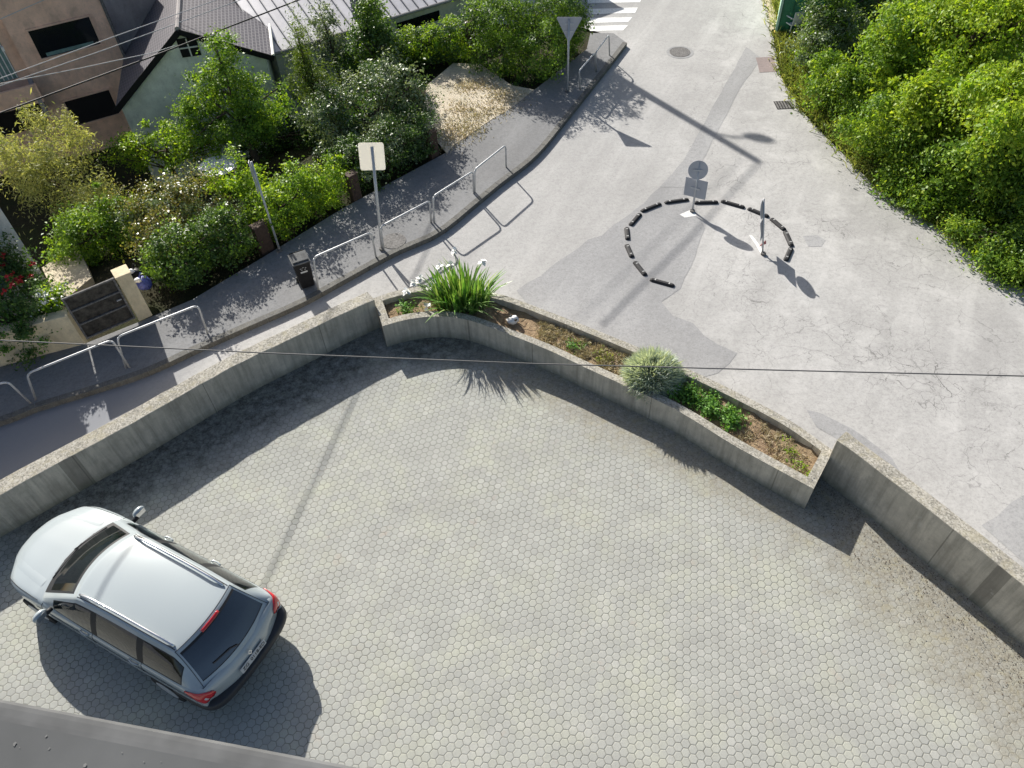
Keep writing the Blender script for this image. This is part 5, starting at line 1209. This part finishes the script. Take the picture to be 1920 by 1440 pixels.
        for i in range(9):
            a = math.pi*i/8; row = []
            for j in range(12):
                b = 2*math.pi*j/12; row.append((bx_+.02+(.075 if math.cos(b) > 0 else .045)*math.sin(a)*math.cos(b), sd*(1.0-.115*math.cos(a)), 1.0+.075*math.sin(a)*math.sin(b)))
            row.append(row[0]); rows.append(row)
        m.grid(rows); mo = m.build('wing_mirror', M['paint'], root, smooth=True)
        m = MB(); m.face([(bx_-.029, sd*(1.0+dy), 1.0+dz) for dy, dz in ((-.09, -.04), (.08, -.05), (.085, .04), (-.085, .05))]); m.build('mirror_glass', M['chrome'], mo)
        # tail lamp wrapping the rear corner
        rows = []
        for i in range(29):
            u = 11.4+i*.125; w_ = i/28
            lo = np.interp(u, [11.4, 12, 12.6, 13.2, 13.8, 14.4, 14.9], [5.35, 4.95, 4.65, 4.5, 4.5, 4.6, 4.9]); hi = np.interp(u, [11.4, 12, 12.6, 13.2, 13.8, 14.4, 14.9], [5.5, 5.9, 6.2, 6.8, 7.15, 7.15, 6.8])
            rows.append([Bd(u, lo+(hi-lo)*k/8, sd, .012) for k in range(9)])
        m = MB(); m.grid(rows); tl = m.build('tail_lamp', M['lamp'], root, smooth=True); so_ = tl.modifiers.new('solid', 'SOLIDIFY'); so_.thickness = .014; so_.offset = 0
        m = MB(); m.grid([[Bd(13.7+.12*i, 5.6+.14*k, sd, .0215) for k in range(5)] for i in range(7)]); m.build('reversing_lamp', M['lampclear'], tl, smooth=True)
        m = MB(); m.grid([[Bd(.9+.2*i, 5.0+.25*k, sd, .008) for k in range(6)] for i in range(9)]); m.build('headlight', M['lampclear'], root, smooth=True)
        for x in (1.40, -1.345):
            m = MB(); m.tube([(x, sd*.70, .31), (x, sd*.895, .31)], .315, 24); wh = m.build('wheel', M['tyre'], root, bevel=.02)
            m = MB(); m.tube([(x, sd*.89, .31), (x, sd*.902, .31)], .2, 20); m.build('rim', M['steel'], wh)
    line('tailgate_seam', [T(7.35, v/10, .001) for v in range(-10, 11)], .005)
    for sd in (1, -1): line('tailgate_seam', [T(7.35, sd*1.0, .001)]+[T(7.5+.3*i, sd*1.0, .003) for i in range(12)], .004)
    # bonnet creases
    for sd in (1, -1):
        m = MB(); m.grid([[Bd(1.6+.4*i, 7.6-.03*i+.12*k, sd, .004*math.sin(math.pi*k/3)) for k in range(4)] for i in range(11)]); m.build('bonnet_crease', M['paint'], body, smooth=True)
    # third brake light and spoiler lip
    m = MB(); m.grid([[T(7.72+.1*i, -.3+.06*j, .016) for j in range(11)] for i in range(4)]); o = m.build('high_brake_light', M['lamp'], root, smooth=True); q = o.modifiers.new('solid', 'SOLIDIFY'); q.thickness = .014; q.offset = 0
    # wipers
    line('rear_wiper', [T(10.02, .02, .03), T(9.72, .2, .028), T(9.62, .62, .022)], .009, 'carplastic')
    for a, b in (((.35, .62), (.62, -.1)), ((.35, -.05), (.6, -.75))): line('wiper', [T(a[0], a[1], .014), T(b[0], b[1], .014)], .009, 'carplastic')
    # rear bumper
    pl_ = [(-1.55, .892), (-1.95, .895), (-2.16, .868), (-2.28, .79), (-2.355, .62), (-2.39, .32), (-2.40, 0)]; pl_ = pl_+[(x, -y) for x, y in pl_[::-1][1:]]
    c3 = [cr(pl_, i*.25) for i in range((len(pl_)-1)*4+1)]
    def sw(prof, name, mat):
        rows = []
        for i, p in enumerate(c3):
            d = np.array(c3[min(i+1, len(c3)-1)])-np.array(c3[max(i-1, 0)]); d /= np.linalg.norm(d); n = np.array([d[1], -d[0]]); n = n if np.dot(n, p-np.array([-.5, 0])) > 0 else -n
            rows.append([(p[0]+n[0]*o, p[1]+n[1]*o, z) for o, z in prof])
        mm = MB(); mm.grid(rows); return mm.build(name, mat, root, smooth=True)
    bmp = sw([(-.16, .24), (-.11, .27), (-.05, .35), (-.012, .43)], 'rear_bumper', M['paint'])
    sw([(-.012, .43), (-.002, .455), (.0, .5), (-.006, .545), (-.03, .57), (-.14, .574)], 'bumper_pad', M['carplastic'])
    # number plate, lettering and diamond badge on the tailgate
    px = -2.362; nz = Vector((-1, 0, .18)).normalized(); uy = Vector((0, -1, 0)); uz = nz.cross(uy).normalized(); uz = uz if uz.z > 0 else -uz
    c0 = Vector((-2.362, 0, .70)); m = MB(); m.box(c0, (.52, .11, .012), (uy, uz, nz)); npl = m.build('number_plate', M['plate'], root, bevel=.004)
    def text(body_, name, mat, parent, c, size, ex=.002):
        cu = bpy.data.curves.new(name, 'FONT'); cu.body = body_; cu.size = size; cu.extrude = ex; cu.align_x = 'CENTER'; cu.align_y = 'CENTER'; cu.materials.append(mat)
        ob = bpy.data.objects.new(name, cu); COL.objects.link(ob); dg_ = bpy.context.evaluated_depsgraph_get(); me = bpy.data.meshes.new_from_object(ob.evaluated_get(dg_)); bpy.data.objects.remove(ob)
        me.name = name; me.materials.clear(); me.materials.append(mat)
        o = bpy.data.objects.new(name, me); COL.objects.link(o); o.parent = parent; o.matrix_local = Matrix(((uy.x, uz.x, nz.x, c.x), (uy.y, uz.y, nz.y, c.y), (uy.z, uz.z, nz.z, c.z), (0, 0, 0, 1))); return o
    text('ZG  0118-ED', 'lettering', M['ink'], npl, c0+nz*.008+uy*.01, .085)
    m = MB(); b0 = c0+uz*.135-nz*.035+nz*.035
    oq = [(0, .05), (.035, 0), (0, -.05), (-.035, 0)]; iq = [(0, .03), (.02, 0), (0, -.03), (-.02, 0)]
    for i in range(4):
        a, b, c_, d = oq[i], oq[(i+1) % 4], iq[(i+1) % 4], iq[i]; m.face([b0+uy*k[0]+uz*k[1] for k in (a, b, c_, d)])
    o = m.build('diamond_badge', M['chrome'], root); q = o.modifiers.new('solid', 'SOLIDIFY'); q.thickness = .012
    return root
car()
